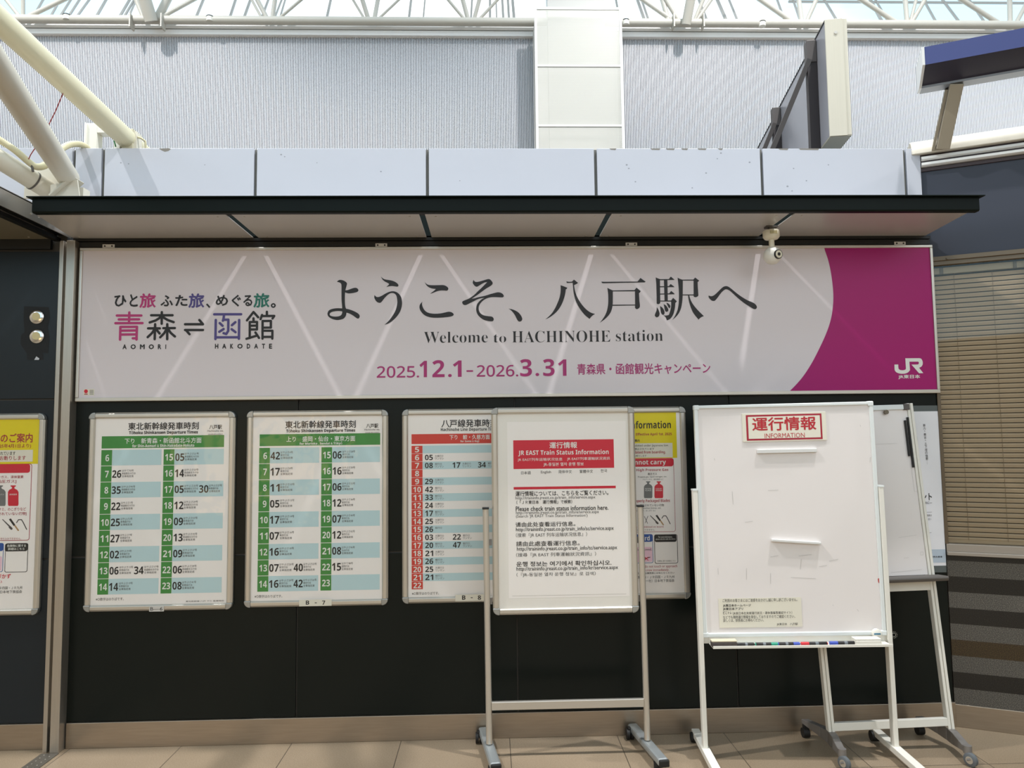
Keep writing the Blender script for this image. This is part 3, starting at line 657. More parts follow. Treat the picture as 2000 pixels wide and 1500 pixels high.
# ================================================================== SNAP-FRAME BOARDS
def snap_frame(root, x0, x1, z0, z1, yb, yf, w=.032, local=False):
    c = w+.002; b = MB()
    for za, zb, sg in ((z1-w, z1, 1), (z0+w, z0, -1)):
        b.prism([(yb, za), (yf+.007, za), (yf, za+sg*.007), (yf, zb-sg*.010), (yf+.009, zb), (yb, zb)], 'x', x0+c, x1-c)
    for xa, xb, sg in ((x0+w, x0, -1), (x1-w, x1, 1)):
        b.prism([(xa, yb), (xa, yf+.007), (xa+sg*.007, yf), (xb-sg*.010, yf), (xb, yf+.009), (xb, yb)], 'z', z0+c, z1-c)
    b.build('frame', ALU, root, local=local, bevel=.0015, smooth=False)
    for cx, cz, sx, sz in ((x0, z0, 1, 1), (x1, z0, -1, 1), (x0, z1, 1, -1), (x1, z1, -1, -1)):
        r = .030; pts = [(cx+sx*c, cz+sz*c), (cx+sx*c, cz)] if False else []
        for k in range(9):
            a = PI/2*k/8; pts.append((cx+sx*(r-r*math.sin(a)), cz+sz*(r-r*math.cos(a))))
        pts = [(cx+sx*c, cz)]+pts+[(cx, cz+sz*c), (cx+sx*c, cz+sz*c)]
        b = MB(); b.prism(pts, 'y', yb, yf-.0015); b.build('corner_cap', CAP, root, local=local, bevel=.004, smooth=False)
def cover(root, x0, x1, z0, z1, y, m, local=False):
    b = MB(); b.face([(x0, y, z0), (x1, y, z0), (x1, y, z1), (x0, y, z1)]); b.build('clear_cover', m, root, local=local, smooth=False, recalc=False)

HAYA = lambda n, d: ('はやぶさ%s号' % n, d+'⑬' if '青' in d or '函' in d else d+'⑫', '全車指定席')
SA, SH, TK = '新青森行', '新函館北斗行', '東京行'
T1 = [(6, []), (7, [('26', ('はやて93号', SH+'⑬', '全車指定席'))]), (8, [('35', HAYA(95, SH))]), (9, [('22', HAYA(1, SH))]), (10, [('25', HAYA(3, SA))]), (11, [('27', HAYA(7, SA))]), (12, [('02', HAYA(9, SA))]),
      (13, [('06', HAYA(15, SA)), ('34', HAYA(17, SH))]), (14, [('14', HAYA(19, SA))]), (15, [('05', HAYA(21, SH))]), (16, [('14', HAYA(23, SH))]), (17, [('05', HAYA(25, SH)), ('30', HAYA(27, SA))]), (18, [('12', HAYA(29, SH))]),
      (19, [('09', HAYA(33, SA))]), (20, [('13', HAYA(35, SH))]), (21, [('09', HAYA(37, SA))]), (22, [('06', HAYA(39, SH))]), (23, [('08', HAYA(41, SA))])]
T2 = [(6, [('42', HAYA(4, TK))]), (7, [('17', HAYA(8, TK))]), (8, [('11', HAYA(10, TK))]), (9, [('05', HAYA(12, TK))]), (10, [('17', HAYA(14, TK))]), (11, [('07', HAYA(16, TK))]), (12, [('16', HAYA(18, TK))]), (13, [('07', HAYA(20, TK)), ('40', HAYA(22, TK))]),
      (14, [('16', HAYA(24, TK)), ('42', HAYA(26, TK))]), (15, [('06', HAYA(28, TK))]), (16, [('16', HAYA(30, TK))]), (17, [('06', HAYA(32, TK))]), (18, [('12', HAYA(36, TK))]), (19, [('07', HAYA(40, TK))]), (20, [('12', HAYA(42, TK))]),
      (21, [('08', HAYA(96, '仙台行'))]), (22, [('15', ('はやて98号', '盛岡行⑫', '全車指定席'))]), (23, [])]
def green_table(root, x0, x1, z0, z1, crop, sc, D, rows, cols, head):
    p = Print(-.012); p.crop(*crop, sc)
    X = lambda x: p.pt(x, 400)[0]; Z = lambda y: p.pt(200, y)[1]
    p.rectm(x0+.02, x1-.02, z0+.02, z1-.02, PAPER)
    for kind, s, a in head:
        if kind == 'band': p.rectm(X(a[0]), X(a[2]), Z(a[3]), Z(a[1]), GREEN, 1)
        elif kind == 'w': p.text(s, *a, PRINTW, 'b', weight=.012)
        elif kind == 't': p.text(s, *a, INK, 'b', weight=.016)
        else: p.text(s, *a, INKG)
    y0, pt_, (g1, g2, e1, h1, h2, e2) = rows[0], rows[1], cols[0]
    for k, (hr, deps) in enumerate(D):
        c, r = divmod(k, 9); za, zb = Z(y0+pt_*(r+.965)), Z(y0+pt_*r); zc = (za+zb)/2
        ga, gb, e = ((g1, g2, e1), (h1, h2, e2))[c]
        p.rectm(X(ga), X(gb), za, zb, GREEN, 1)
        if (r % 2) == 0: p.rectm(X(gb)+.001, X(e), za, zb, AQUA, 1)
        t = str(hr); wd = .0195 if len(t) == 1 else .041
        gm = (X(ga)+X(gb))/2+(.004 if len(t) == 1 else .001)
        p.textm(t, gm-wd/2, gm+wd/2, zc-.0185, zc+.0165, PRINTW, 'b', 3)
        for (mn, lines), (ma, mb, la, lb) in zip(deps, cols[1+c]):
            p.textm(mn, X(ma), X(mb), zc-.021, zc+.019, INK, 'b', 3)
            for j, ln in enumerate(lines):
                f = min(1.0, (len(ln)+.2)/7.2) if j < 2 else .86
                zt = zc+.0222-j*.0147
                p.textm(ln, X(la), X(la)+(X(lb)-X(la))*f, zt-.0118, zt, INKG, '', 3)
    p.build('timetable_sheet', root)
tg = 'timetable boards on the dark wall'
t = thing('timetable_board', 'framed green timetable headed 新青森・新函館北斗方面, nearest the steel upright', 'timetable', (-1.744, -.01, .69), group=tg)
snap_frame(t, -2.127, -1.361, .690, 1.7265, 0, -.024)
green_table(t, -2.127, -1.361, .690, 1.7265, (150, 790), 3.571, T1, (318, 112.4),
    ((170, 245, 590, 605, 680, 1025), ((250, 313, 318, 412), (420, 485, 490, 588)), ((687, 750, 753, 850), (857, 922, 926, 1016))),
    (('band', '', (170, 222, 1025, 307)), ('t', '東北新幹線発車時刻', (360, 124, 850, 176)), ('t', 'Tōhoku Shinkansen Departure Times', (365, 183, 845, 211)), ('t', '八戸駅', (925, 143, 1012, 172)), ('i', 'Hachinohe sta.', (912, 177, 1024, 190)), ('i', '2025年3月15日改正', (916, 202, 1018, 214)),
     ('w', '下り　新青森・新函館北斗方面', (335, 233, 870, 271)), ('w', 'for Shin-Aomori & Shin-Hakodate-Hokuto', (388, 276, 820, 297)), ('i', '※○数字はのりばです。', (133, 1346, 328, 1368)), ('i', '東北新幹線 八戸 下り 発車時刻', (760, 1365, 1026, 1376))))
cover(t, -2.10, -1.388, .715, 1.70, -.0215, COVER)
p = Print(-.0258); p.crop(150, 790, 3.571); p.rect(505, 1408, 608, 1444, mat('silver label', 'cfccc7', .4), 0); p.text('B—6', 513, 1413, 598, 1438, INK, layer=1); p.build('code_label', t)

t = thing('timetable_board', 'framed green timetable headed 盛岡・仙台・東京方面, with label B - 7', 'timetable', (-.925, -.01, .70), group=tg)
snap_frame(t, -1.300, -.550, .697, 1.7265, 0, -.024)
green_table(t, -1.300, -.550, .697, 1.7265, (470, 790), 3.658, T2, (310, 114.5),
    ((132, 209, 561, 577, 653, 995), ((214, 281, 285, 387), (387, 452, 456, 549)), ((658, 722, 726, 818), (820, 880, 884, 970))),
    (('band', '', (134, 213, 997, 297)), ('t', '東北新幹線発車時刻', (320, 115, 822, 169)), ('t', 'Tōhoku Shinkansen Departure Times', (326, 175, 818, 203)), ('t', '八戸駅', (898, 138, 983, 168)), ('i', 'Hachinohe sta.', (885, 172, 994, 185)), ('i', '2025年3月15日改正', (890, 196, 992, 207)),
     ('w', '上り　盛岡・仙台・東京方面', (328, 226, 818, 264)), ('w', 'for Morioka , Sendai & Tōkyō', (422, 270, 726, 291)), ('i', '※○数字はのりばです。', (100, 1359, 298, 1381))))
cover(t, -1.272, -.578, .725, 1.70, -.0215, COVER)
p = Print(-.0258); p.crop(470, 790, 3.658); p.rect(418, 1394, 650, 1440, PAPERC, 0); p.text('B', 466, 1401, 490, 1430, INK, 'b', 1); p.rect(530, 1414, 544, 1419, INK, 1); p.text('7', 582, 1401, 604, 1430, INK, 'b', 1); p.build('code_label', t)

t = thing('timetable_board', 'framed red timetable headed 八戸線発車時刻, partly behind the aluminium easel', 'timetable', (-.1, -.01, .70), group=tg)
TX0, TX1, TZ0, TZ1 = -.476, .276, .702, 1.7265
snap_frame(t, TX0, TX1, TZ0, TZ1, 0, -.024)
p = Print(-.012); p.crop(770, 790, 3.752); p.rectm(TX0+.02, TX1-.02, TZ0+.02, TZ1-.02, PAPER)
X = lambda x: p.pt(x, 700)[0]; Z = lambda y: p.pt(300, y)[1]
p.text('八戸線発車時刻', 347, 109, 756, 166, INK, weight=.016); p.text('Hachinohe Line Departure Times', 341, 169, 762, 200, INK, 'b')
p.rectm(X(127), X(1012), Z(288), Z(216), RED, 1); p.text('下り　鮫・久慈方面', 405, 221, 700, 256, PRINTW, 'b', weight=.014); p.text('for Same & Kuji', 485, 261, 622, 280, PRINTW, 'b')
R3 = {6: [('05', '久慈行②')], 7: [('08', '鮫行②'), ('17', '久慈行①'), ('34', '鮫行①')], 9: [('29', '久慈行②')], 10: [('42', '鮫行②')], 11: [('33', '鮫行②')], 12: [('24', '久慈行②')], 13: [('17', '鮫行②')], 14: [('25', '久慈行②')], 15: [('26', '鮫行①')],
      16: [('03', '久慈行②'), ('22', '鮫行②')], 17: [('20', '鮫行②'), ('47', '鮫行①')], 18: [('21', '久慈行②')], 19: [('26', '鮫行②')], 20: [('25', '久慈行②')], 21: [('21', '鮫行①')], 22: []}
for k in range(18):
    hr = 5+k; za, zb = Z(301+58.5*(k+.96)), Z(301+58.5*k); zc = (za+zb)/2; t_ = str(hr)
    p.rectm(X(127), X(208), za, zb, RED, 1)
    if k % 2 == 0: p.rectm(X(209), X(1012), za, zb, AQUA, 1)
    wd = .022 if len(t_) == 1 else .041; gm = X(168); p.textm(t_, gm-wd/2, gm+wd/2, zc-.0145, zc+.0145, PRINTW, 'b', 3)
    for (mn, d), xx in zip(R3.get(hr, []), (226, 428, 616)):
        p.textm(mn, X(xx), X(xx+58), zc-.0145, zc+.0145, INK, 'b', 3)
        p.textm(d, X(xx+74), X(xx+74+(62 if len(d) > 3 else 50)), zc+.0015, zc+.0130, INKG, '', 3)
        if hr != 15: p.textm('ワンマン', X(xx+74), X(xx+138), zc-.0125, zc-.0015, INKG, '', 3)
p.text('※○数字はのりばです。', 130, 1373, 328, 1395, INKG); p.build('timetable_sheet', t)
cover(t, TX0+.028, TX1-.028, TZ0+.028, TZ1-.028, -.0215, COVERF)
p = Print(-.0258); p.crop(770, 790, 3.752); p.rect(448, 1392, 690, 1441, PAPERC, 0); p.text('B', 497, 1399, 522, 1431, INK, 'b', 1); p.rect(560, 1413, 575, 1418, INK, 1); p.text('8', 612, 1399, 636, 1431, INK, 'b', 1); p.build('code_label', t)

# ---- yellow headed safety posters (the barcode squares stay blank)
def bottle(p, x0, y0, x1, y1, m, word=None):
    w_ = x1-x0; h = y1-y0
    p.poly([(x0+w_*a, y0+h*b_) for a, b_ in ((.25, 0), (.75, 0), (.75, .05), (.62, .08), (.62, .15), (.88, .22), (1, .32), (1, .92), (.94, 1), (.06, 1), (0, .92), (0, .32), (.12, .22), (.38, .15), (.38, .08), (.25, .05))], m, 3)
    for ln, (a, b_) in zip(word or [], ((.40, .48), (.50, .58))): p.text(ln, x0+w_*.14, y0+h*a, x1-w_*.14, y0+h*b_, PRINTW, layer=4)
def tools(p, x, y, s):
    T = lambda pts: [(x+a*s, y+b_*s) for a, b_ in pts]
    p.stroke(T([(0, 0), (18, 42)]), 7*s, INKG); p.stroke(T([(28, 10), (52, 62)]), 4*s, INKG); p.stroke(T([(55, 8), (35, 58)]), 4*s, INKG)
    p.poly(T([(70, 5), (74, 2), (128, 52), (120, 58)]), INKG); p.stroke(T([(118, 52), (128, 62)]), 14*s, BROWN)
    p.poly(T([(112, 4), (124, -2), (152, 38), (142, 46)]), INK); p.stroke(T([(150, 44), (170, 72)]), 9*s, mat('tan print', 'b08a5c'))
    p.stroke(T([(160, 24), (172, 6), (190, 6), (200, 22), (222, 66)]), 6*s, BROWN)
SX0, SX1, SZ0, SZ1 = .308, 1.058, .700, 1.7265
pg = 'yellow headed safety posters'
t = thing('safety_poster', 'framed English safety poster with yellow heading, peeking out right of the easel', 'poster', (.683, -.01, .70))
snap_frame(t, SX0, SX1, SZ0, SZ1, 0, -.024)
p = Print(-.012); p.crop(1210, 790, 3.844); p.rectm(SX0+.02, SX1-.02, SZ0+.02, SZ1-.02, PAPER)
X = lambda x: p.pt(x, 300)[0]; Z = lambda y: p.pt(250, y)[1]
p.rectm(SX0+.03, X(430), Z(403), SZ1-.025, YELLOW, 1)
p.text('Information', 66, 124, 385, 180, INK, 'b'); p.text('Effective April 1st, 2025', 123, 212, 392, 238, REDD, 'b'); p.text('持込禁止のご案内', 0, 262, 150, 281, INK, weight=.014)
p.rectm(SX0+.05, X(397), Z(398), Z(290), PAPERC, 2)
p.text('prohibited under Japanese law.', 75, 299, 368, 320, INK); p.text('により禁止されています', 60, 325, 260, 343, INK); p.text('prohibited from boarding.', 60, 347, 346, 374, REDD, 'b', 4); p.text('乗車をお断りします', 60, 378, 202, 394, INK)
def outline(p, x0, y0, x1, y1, r, m, wpx, inner):
    p.rrect(x0, y0, x1, y1, r, m, 1); p.rrect(x0+wpx, y0+wpx, x1-wpx, y1-wpx, r*.8, inner, 1.5)
outline(p, -480, 408, 414, 962, .012, REDD, 3, PAPER)
p.rrect(-480, 408, 404, 470, .012, REDC, 3); p.text('You cannot carry', -40, 417, 348, 462, PRINTW, 'b', 4)
p.text('High Pressure Gas', 125, 480, 366, 506, REDD, 'b'); p.text('高圧ガス', 212, 512, 280, 530, INK, weight=.012); p.text('Propane gas, liquid nitrogen, etc.', 138, 536, 355, 551, INK); p.text('プロパンガス、液体窒素 など', 172, 556, 330, 569, INKG)
bottle(p, 183, 577, 246, 703, mat('grey bottle print', '6f706f'), ('PROPANE', 'GAS')); bottle(p, 262, 577, 327, 703, REDC, ('LIQUID', 'NITROGEN'))
p.text('Improperly Packaged Blades', 66, 711, 378, 740, REDD, 'b'); p.text('適切に梱包されていない刃物', 96, 748, 333, 766, INK, weight=.012); p.text('Scissors, saws, kitchen knives, etc.', 70, 771, 313, 786, INK); p.text('ハサミ、ナイフ、のこぎり など', 100, 790, 272, 804, INKG)
tools(p, 158, 830, 1.0); p.text('Carrying is prohibited on board.', 60, 911, 333, 930, REDD); p.text('持ち込みはできません。', 110, 935, 266, 948, INK)
outline(p, 20, 975, 252, 1192, .010, BLUE, 4, PAPER); p.rrect(20, 975, 248, 1032, .010, BLUE, 3); p.text('Onboard', 60, 986, 226, 1022, PRINTW, 'b', 4)
p.rrect(60, 1070, 246, 1182, .008, PINKL, 3); p.text('Not allowed.', 120, 1078, 242, 1097, INK, layer=4); p.stroke([(188, 1145), (214, 1168)], 5, REDC, 5); p.stroke([(188, 1168), (214, 1145)], 5, REDC, 5); p.stroke([(180, 1160), (228, 1146)], 6, INKG, 4)
outline(p, 262, 975, 437, 1194, .010, INK, 4, PAPER); p.rrect(263, 976, 428, 1032, .010, INK, 3); p.text('For more information,', 292, 987, 396, 1002, PRINTW, layer=4); p.text('please visit the web site below.', 272, 1004, 420, 1018, PRINTW, layer=4)
p.text('危険物に関する詳細はこちら', 284, 1168, 420, 1181, INKG)
p.text('do not touch or approach', 190, 1204, 433, 1229, REDD); p.text('crew immediately.', 197, 1232, 372, 1256, REDD); p.text('駅社員又は乗務員にお知らせください', 120, 1257, 411, 1273, INK); p.text('ＪＲ東日本・ＪＲ四国・ＪＲ九州', 100, 1284, 411, 1306, INK); p.text('（一社）日本地下鉄協会', 190, 1311, 411, 1334, INK)
p.build('poster_sheet', t); cover(t, SX0+.028, SX1-.028, SZ0+.028, SZ1-.028, -.0215, COVERF)

LX0, LX1, LZ0, LZ1 = -3.105, -2.355, .680, 1.7265
t = thing('safety_poster', 'framed Japanese safety poster with yellow heading, left of the steel upright', 'poster', (-2.73, -.01, .68))
snap_frame(t, LX0, LX1, LZ0, LZ1, 0, -.024)
p = Print(-.012); p.crop(0, 790, 3.488); p.rectm(LX0+.02, LX1-.02, LZ0+.02, LZ1-.02, PAPER)
Z = lambda y: p.pt(120, y)[1]; X = lambda x: p.pt(x, 300)[0]
p.rectm(LX0+.03, X(272), Z(406), LZ1-.025, YELLOW, 1)
p.text('禁止のご案内', -110, 198, 222, 260, REDD, weight=.016); p.text('(2025年4月1日より)', -40, 268, 212, 300, REDD, weight=.010)
p.rectm(LX0+.05, X(226), Z(390), Z(310), PAPERC, 2); p.text('禁止されています', -60, 320, 106, 346, INK, weight=.012); p.text('お断りします', 0, 349, 176, 380, REDD, weight=.014)
outline(p, -560, 408, 210, 932, .012, REDD, 4, PAPER); p.rrect(-560, 410, 206, 470, .012, REDC, 3)
p.text('プロパンガス、液体窒素', -80, 484, 161, 504, REDD, weight=.010); p.text('[高圧ガス]', -30, 512, 112, 538, REDD, weight=.012)
bottle(p, -34, 551, 39, 691, mat('grey bottle print', '6f706f'), ('プロパン',)); bottle(p, 55, 551, 127, 691, REDC, ('液体窒素',))
p.text('ハサミ、のこぎりなど', -30, 702, 178, 724, REDD, weight=.012); p.text('梱包されていない刃物]', -60, 733, 181, 758, REDD, weight=.012)
tools(p, -62, 778, 1.1); p.text('持ち込みできません。', 3, 906, 145, 921, REDD)
outline(p, -200, 945, 23, 1143, .010, BLUE, 4, PAPER); p.rrect(-200, 945, 23, 1000, .010, BLUE, 3); p.rrect(-80, 1035, 13, 1132, .006, PINKL, 3)
outline(p, 34, 945, 190, 1143, .010, INK, 4, PAPER); p.rrect(35, 946, 189, 1000, .010, INK, 3); p.text('危険物に関する', 50, 953, 178, 971, PRINTW, weight=.012, layer=4); p.text('詳細はこちら', 56, 975, 168, 992, PRINTW, weight=.012, layer=4)
p.text('近づかず', -52, 1154, 74, 1186, REDC, weight=.016); p.text('ください', -90, 1196, 14, 1222, REDC, weight=.014); p.text('ＪＲ四国・ＪＲ九州', -20, 1239, 152, 1259, INK); p.text('日本地下鉄協会', 2, 1265, 151, 1286, INK)
p.build('poster_sheet', t); cover(t, LX0+.028, LX1-.028, LZ0+.028, LZ1-.028, -.0215, COVERW)

# unframed poster pinned at the wall's right end
t = thing('harassment_poster', 'pale blue and white poster with vertical black lettering at the wall corner', 'poster', (2.15, 0, .83))
p = Print(-.004); p.crop(1690, 780, 4.056)
MB().box(1.83, 2.466, -.0036, -.0005, .812, 1.718).build('clear_sleeve', mat('dull sleeve edge', '5b6364', .25), t, smooth=False)
Z = lambda y: p.pt(450, y)[1]
p.rectm(1.832, 2.465, Z(1320), Z(95), mat('pale poster paper', 'e9e9ee', .35, vary=.10, scale=4), 0)
p.rectm(1.832, 2.465, Z(1295), Z(1190), SKYB, 1)
for k, ch in enumerate('暴力、暴言、土下座の強要'): 
    if ch in '、': p.text(ch, 462+k*1.9, 200+k*24, 470+k*1.9, 209+k*24, INK)
    else: p.text(ch, 456+k*1.9, 196+k*24, 476+k*1.9, 217+k*24, INK)
for k in range(3): p.text('・', 486+k, 484+k*12, 490+k, 488+k*12, INK)
p.text('ント', 448, 744, 526, 797, INK, weight=.02); p.text('ために―', 452, 809, 528, 828, INK, weight=.014); p.rect(465, 892, 528, 894, INKG, 1); p.text('従業員は', 470, 910, 525, 927, INKG); p.text('立ち合い', 472, 940, 522, 957, INKG); p.rect(488, 1055, 524, 1057, INKG, 1)
p.stroke([(392, 292), (408, 296), (412, 330), (404, 366)], 2.5, INK); p.text('農林水産省', 519, 1240, 609, 1253, INK, weight=.016); p.build('poster_sheet', t)

# venetian blind behind the office window
t = thing('venetian_blind', 'closed beige venetian blind behind the window of the angled wall', 'blind', RO, RT)
b = MB(); b.box(.015, 3, .03, .065, 2.455, 2.49); b.build('head_rail', mat('pale head rail', 'b3a68c', .5), t, local=True, smooth=False)
b = MB(); z = 2.445
while z > .985:
    b.prism([(.043, z), (.0395, z-.008), (.041, z-.0222), (.0425, z-.0222), (.041, z-.008), (.0445, z)], 'x', .015, 3); z -= .0268
b.build('slats', SLAT, t, local=True, smooth=False)
b = MB(); b.box(.015, 3, .035, .06, .967, .982); b.build('bottom_rail', SLAT, t, local=True, smooth=False)
for x in (.115, .295): 
    b = MB(); b.box(x-.0008, x+.0008, .0372, .0385, .975, 2.46); b.build('ladder_cord', mat('blind cord', '8a7860', .7), t, local=True, smooth=False)
for x, wd in ((.055, .016), (.40, .014)):
    b = MB(); b.box(x-wd/2, x+wd/2, .024, .032, 2.452, 2.488); b.build('clip', BRONZE, t, local=True, smooth=False)

# ================================================================== ALUMINIUM EASEL WITH THE TRAIN STATUS NOTICE
t = thing('notice_easel', 'aluminium floor easel with red headed train status notice, in front of the timetables', 'notice stand', (.365, -.24, 0))
EX0, EX1, EZ0, EZ1 = .002, .733, .689, 1.7215
snap_frame(t, EX0, EX1, EZ0, EZ1, -.225, -.249)
MB().box(EX0+.01, EX1-.01, -.2245, -.2215, EZ0+.01, EZ1-.01).build('back_board', ALU, t, smooth=False)
p = Print(-.236); p.crop(950, 790, 3.571); p.rectm(EX0+.02, EX1-.02, EZ0+.02, EZ1-.02, mat('off white backing', 'ece7df', .5, vary=.05, scale=3))
p.rect(150, 118, 985, 1345, PAPER, 1); p.rect(188, 246, 889, 446, REDC, 2)
p.text('運行情報', 440, 262, 632, 305, PRINTW, weight=.014); p.text('JR EAST Train Status Information', 222, 316, 852, 358, PRINTW, 'b'); p.text('JR EAST列车运输状况信息', 218, 372, 530, 397, PRINTW); p.text('JR EAST列車運輸狀況資訊', 562, 366, 862, 391, PRINTW); p.text('JR-동일본 열차 운행 정보', 398, 404, 678, 432, PRINTW, weight=.008)
for s_, x0, x1, y0 in (('日本語', 242, 310, 465), ('English', 380, 451, 462), ('简体中文', 503, 596, 457), ('繁體中文', 650, 743, 455), ('한국', 797, 842, 451)): p.text(s_, x0, y0, x1, y0+23, INK)
p.rect(190, 571, 902, 589, REDC, 2)
U = 'http://traininfo.jreast.co.jp/train_info/%sservice.aspx'
for s_, x0, y0, x1, y1, w_ in (('運行情報については、こちらをご覧ください。', 203, 601, 850, 636, .014), (U % '', 203, 638, 760, 665, 0), ('（「ＪＲ東日本　運行情報」で検索）', 210, 667, 598, 693, .014), ('Please check train status information here.', 205, 707, 850, 739, .014), (U % 'e/', 206, 740, 785, 768, 0),
        ("(Search 'JR EAST Train Status Information')", 206, 765, 705, 791, 0), ('请由此处查看运行信息。', 203, 818, 620, 851, .012), (U % 'sc/', 206, 853, 888, 887, .010), ('（搜索『JR EAST 列车运输状况信息』）', 206, 893, 702, 926, 0), ('請由此處查看運行信息。', 208, 951, 650, 986, .008), (U % 'tc/', 213, 988, 912, 1022, .010),
        ('（搜尋『JR EAST 列車運輸狀況資訊』）', 208, 1031, 765, 1063, 0), ('운행 정보는 여기에서 확인하십시오.', 210, 1091, 872, 1125, .016), (U % 'kr/', 210, 1127, 918, 1161, .010), ('（『JR-동일본 열차 운행 정보』로 검색）', 210, 1169, 762, 1200, 0)): p.text(s_, x0, y0, x1, y1, INK, weight=w_)
p.rect(180, 1327, 975, 1329, mat('paper edge', 'b9b4ac'), 2); p.build('notice_sheet', t); cover(t, EX0+.028, EX1-.028, EZ0+.028, EZ1-.028, -.2455, COVERF)
for x, xt in ((-.022, -.030), (.760, .752)):
    b = MB(); b.tube([(x, -.24, .072), (xt, -.24, 1.214)], .0155, 16); o = b.build('post', ALU, t)
    MB().box(xt-.017, xt+.017, -.257, -.223, 1.212, 1.221).build('post_cap', RUBBER, o, bevel=.002, smooth=False)
    MB().box(min(xt, .368)-.004 if x < .3 else xt-.03, xt+.03 if x < .3 else xt+.004, -.231, -.223, 1.03, 1.06).build('clamp', ALUD, t, smooth=False)
    MB().box(min(xt, .368)-.004 if x < .3 else xt-.03, xt+.03 if x < .3 else xt+.004, -.231, -.223, .74, .77).build('clamp', ALUD, t, smooth=False)
MB().box(-.010, .746, -.252, -.232, .232, .272).build('crossbar', ALU, t, bevel=.003, smooth=False)
for x in (-.022, .760):
    d = Vector((.15, -1, 0)).normalized(); c = Vector((x, -.24, .050)); a, e = c-d*.222, c+d*.205
    b = MB(); b.obox(a, e, .052, .034, up=Vector((0, 0, 1))); o = b.build('foot', mat('zinc grey foot', 'aab0b2', .42, metal=.6), t, bevel=.010, smooth=False)
    MB().obox(e, e+d*.016, .050, .034, up=Vector((0, 0, 1))).build('end_cap', RUBBER, o, bevel=.006, smooth=False)
    s_ = Vector((-.026, 0, 0)); k_ = a+d*.04+s_
    b = MB(); b.tube([Vector((k_.x-.018, k_.y, .027)), Vector((k_.x-.003, k_.y, .027))], .027, 18); b.tube([Vector((k_.x+.003, k_.y, .027)), Vector((k_.x+.018, k_.y, .027))], .027, 18)
    o2 = MB().box(k_.x-.012, k_.x+.030, k_.y-.014, k_.y+.016, .030, .062).build('caster_fork', RUBBER, t, bevel=.004, smooth=False)
    b.build('caster_wheel', RUBBER, o2)
    MB().tube([Vector((e.x-.02, e.y+.05, 0)), Vector((e.x-.02, e.y+.05, .034))], .016, 12).build('glide', RUBBER, o)

# ================================================================== FRONT WHITEBOARD
WL, WRZ, WRY = (1.485, -.325, 0), -math.radians(3.8), -.0113
t = thing('whiteboard_stand', 'white magnetic whiteboard on a white tubular stand in front of the second whiteboard', 'whiteboard', WL, WRZ, ry=WRY)
WB = WM[t.name]
BW = .443; b0, b1 = .583, 1.724
MB().box(-BW+.008, BW-.008, -.006, .012, b0+.008, b1-.008).build('board', BOARD, t, local=True, smooth=False)
b = MB()
for x0, x1, z0, z1 in ((-BW, BW, b1-.017, b1), (-BW, BW, b0, b0+.020), (-BW, -BW+.019, b0+.02, b1-.017), (BW-.019, BW, b0+.02, b1-.017)): b.box(x0, x1, -.013, .016, z0, z1)
b.build('frame', BOARDF, t, local=True, bevel=.004, smooth=False)
for sx in (-1, 1):
    for z, sz in ((b1, -1), (b0, 1)): MB().box(min(sx*BW+sx*.002, sx*(BW-.026)), max(sx*BW+sx*.002, sx*(BW-.026)), -.0145, .0165, min(z-sz*.002, z+sz*.024), max(z-sz*.002, z+sz*.024)).build('corner_cap', BOARDF, t, local=True, bevel=.005, smooth=False)
p = Print(-.0063, WB)                          # faint marker traces left on the enamel
for pts in ([(1458, 1110), (1458, 1132)], [(1505, 1120), (1505, 1140)], [(1545, 1128), (1593, 1130)], [(1565, 1092), (1563, 1112)], [(1505, 1088), (1520, 1085)], [(1560, 1086), (1585, 1083)], [(1620, 1096), (1637, 1092)], [(1600, 1107), (1615, 1104)], [(1430, 960), (1432, 985)], [(1402, 1110), (1403, 1122)],
            [(1500, 958), (1520, 957)], [(1455, 1020), (1470, 1018)], [(1674, 1190), (1677, 1194)], [(1627, 1181), (1627, 1183)], [(1700, 893), (1699, 903)], [(1680, 830), (1681, 833)], [(1395, 895), (1396, 899)]): p.stroke(pts, .8, mat('faint marker trace', 'c6c2bf'), 1, 3)
p.stroke([(1716, 1131), (1717, 1137)], 3, mat('red smear', 'c0504a'), 1, 3); p.build('marker_traces', t)
for sx in (-1, 1):
    x = sx*(BW+.0125)
    o = MB().box(x-.0115, x+.0115, -.020, .020, .058, 1.305).build('post', WHITE, t, local=True, bevel=.003, smooth=False)
    MB().box(x-.013, x+.013, -.0215, .0215, 1.300, 1.308).build('post_cap', BOARDF, o, local=True, smooth=False)
    o = MB().box(x-.020, x+.020, -.36, .215, .030, .060).build('foot', WHITE, t, local=True, bevel=.003, smooth=False)
    f = MB().box(x-.014, x+.014, .17, .205, .028, .05).build('caster_fork', RUBBER, t, local=True, bevel=.003, smooth=False)
    b = MB(); b.tube([(x-.03, .190, .026), (x+.006, .190, .026)], .026, 18); b.build('caster_wheel', RUBBER, f, local=True)
    f = MB().box(x-.014, x+.014, -.35, -.315, .028, .05).build('caster_fork', RUBBER, t, local=True, bevel=.003, smooth=False)
    b = MB(); b.tube([(x-.014, -.333, .026), (x+.014, -.333, .026)], .026, 18); b.build('caster_wheel', RUBBER, f, local=True)
b = MB(); b.box(-.415, .435, -.085, -.002, .5495, .554); b.box(-.415, .435, -.087, -.083, .5495, .562); b.box(-.415, .435, -.004, .004, .5495, .583); b.box(-.445, .445, .0, .012, .551, .582)
b.build('tray', WHITE, t, local=True, smooth=False, bevel=.001)

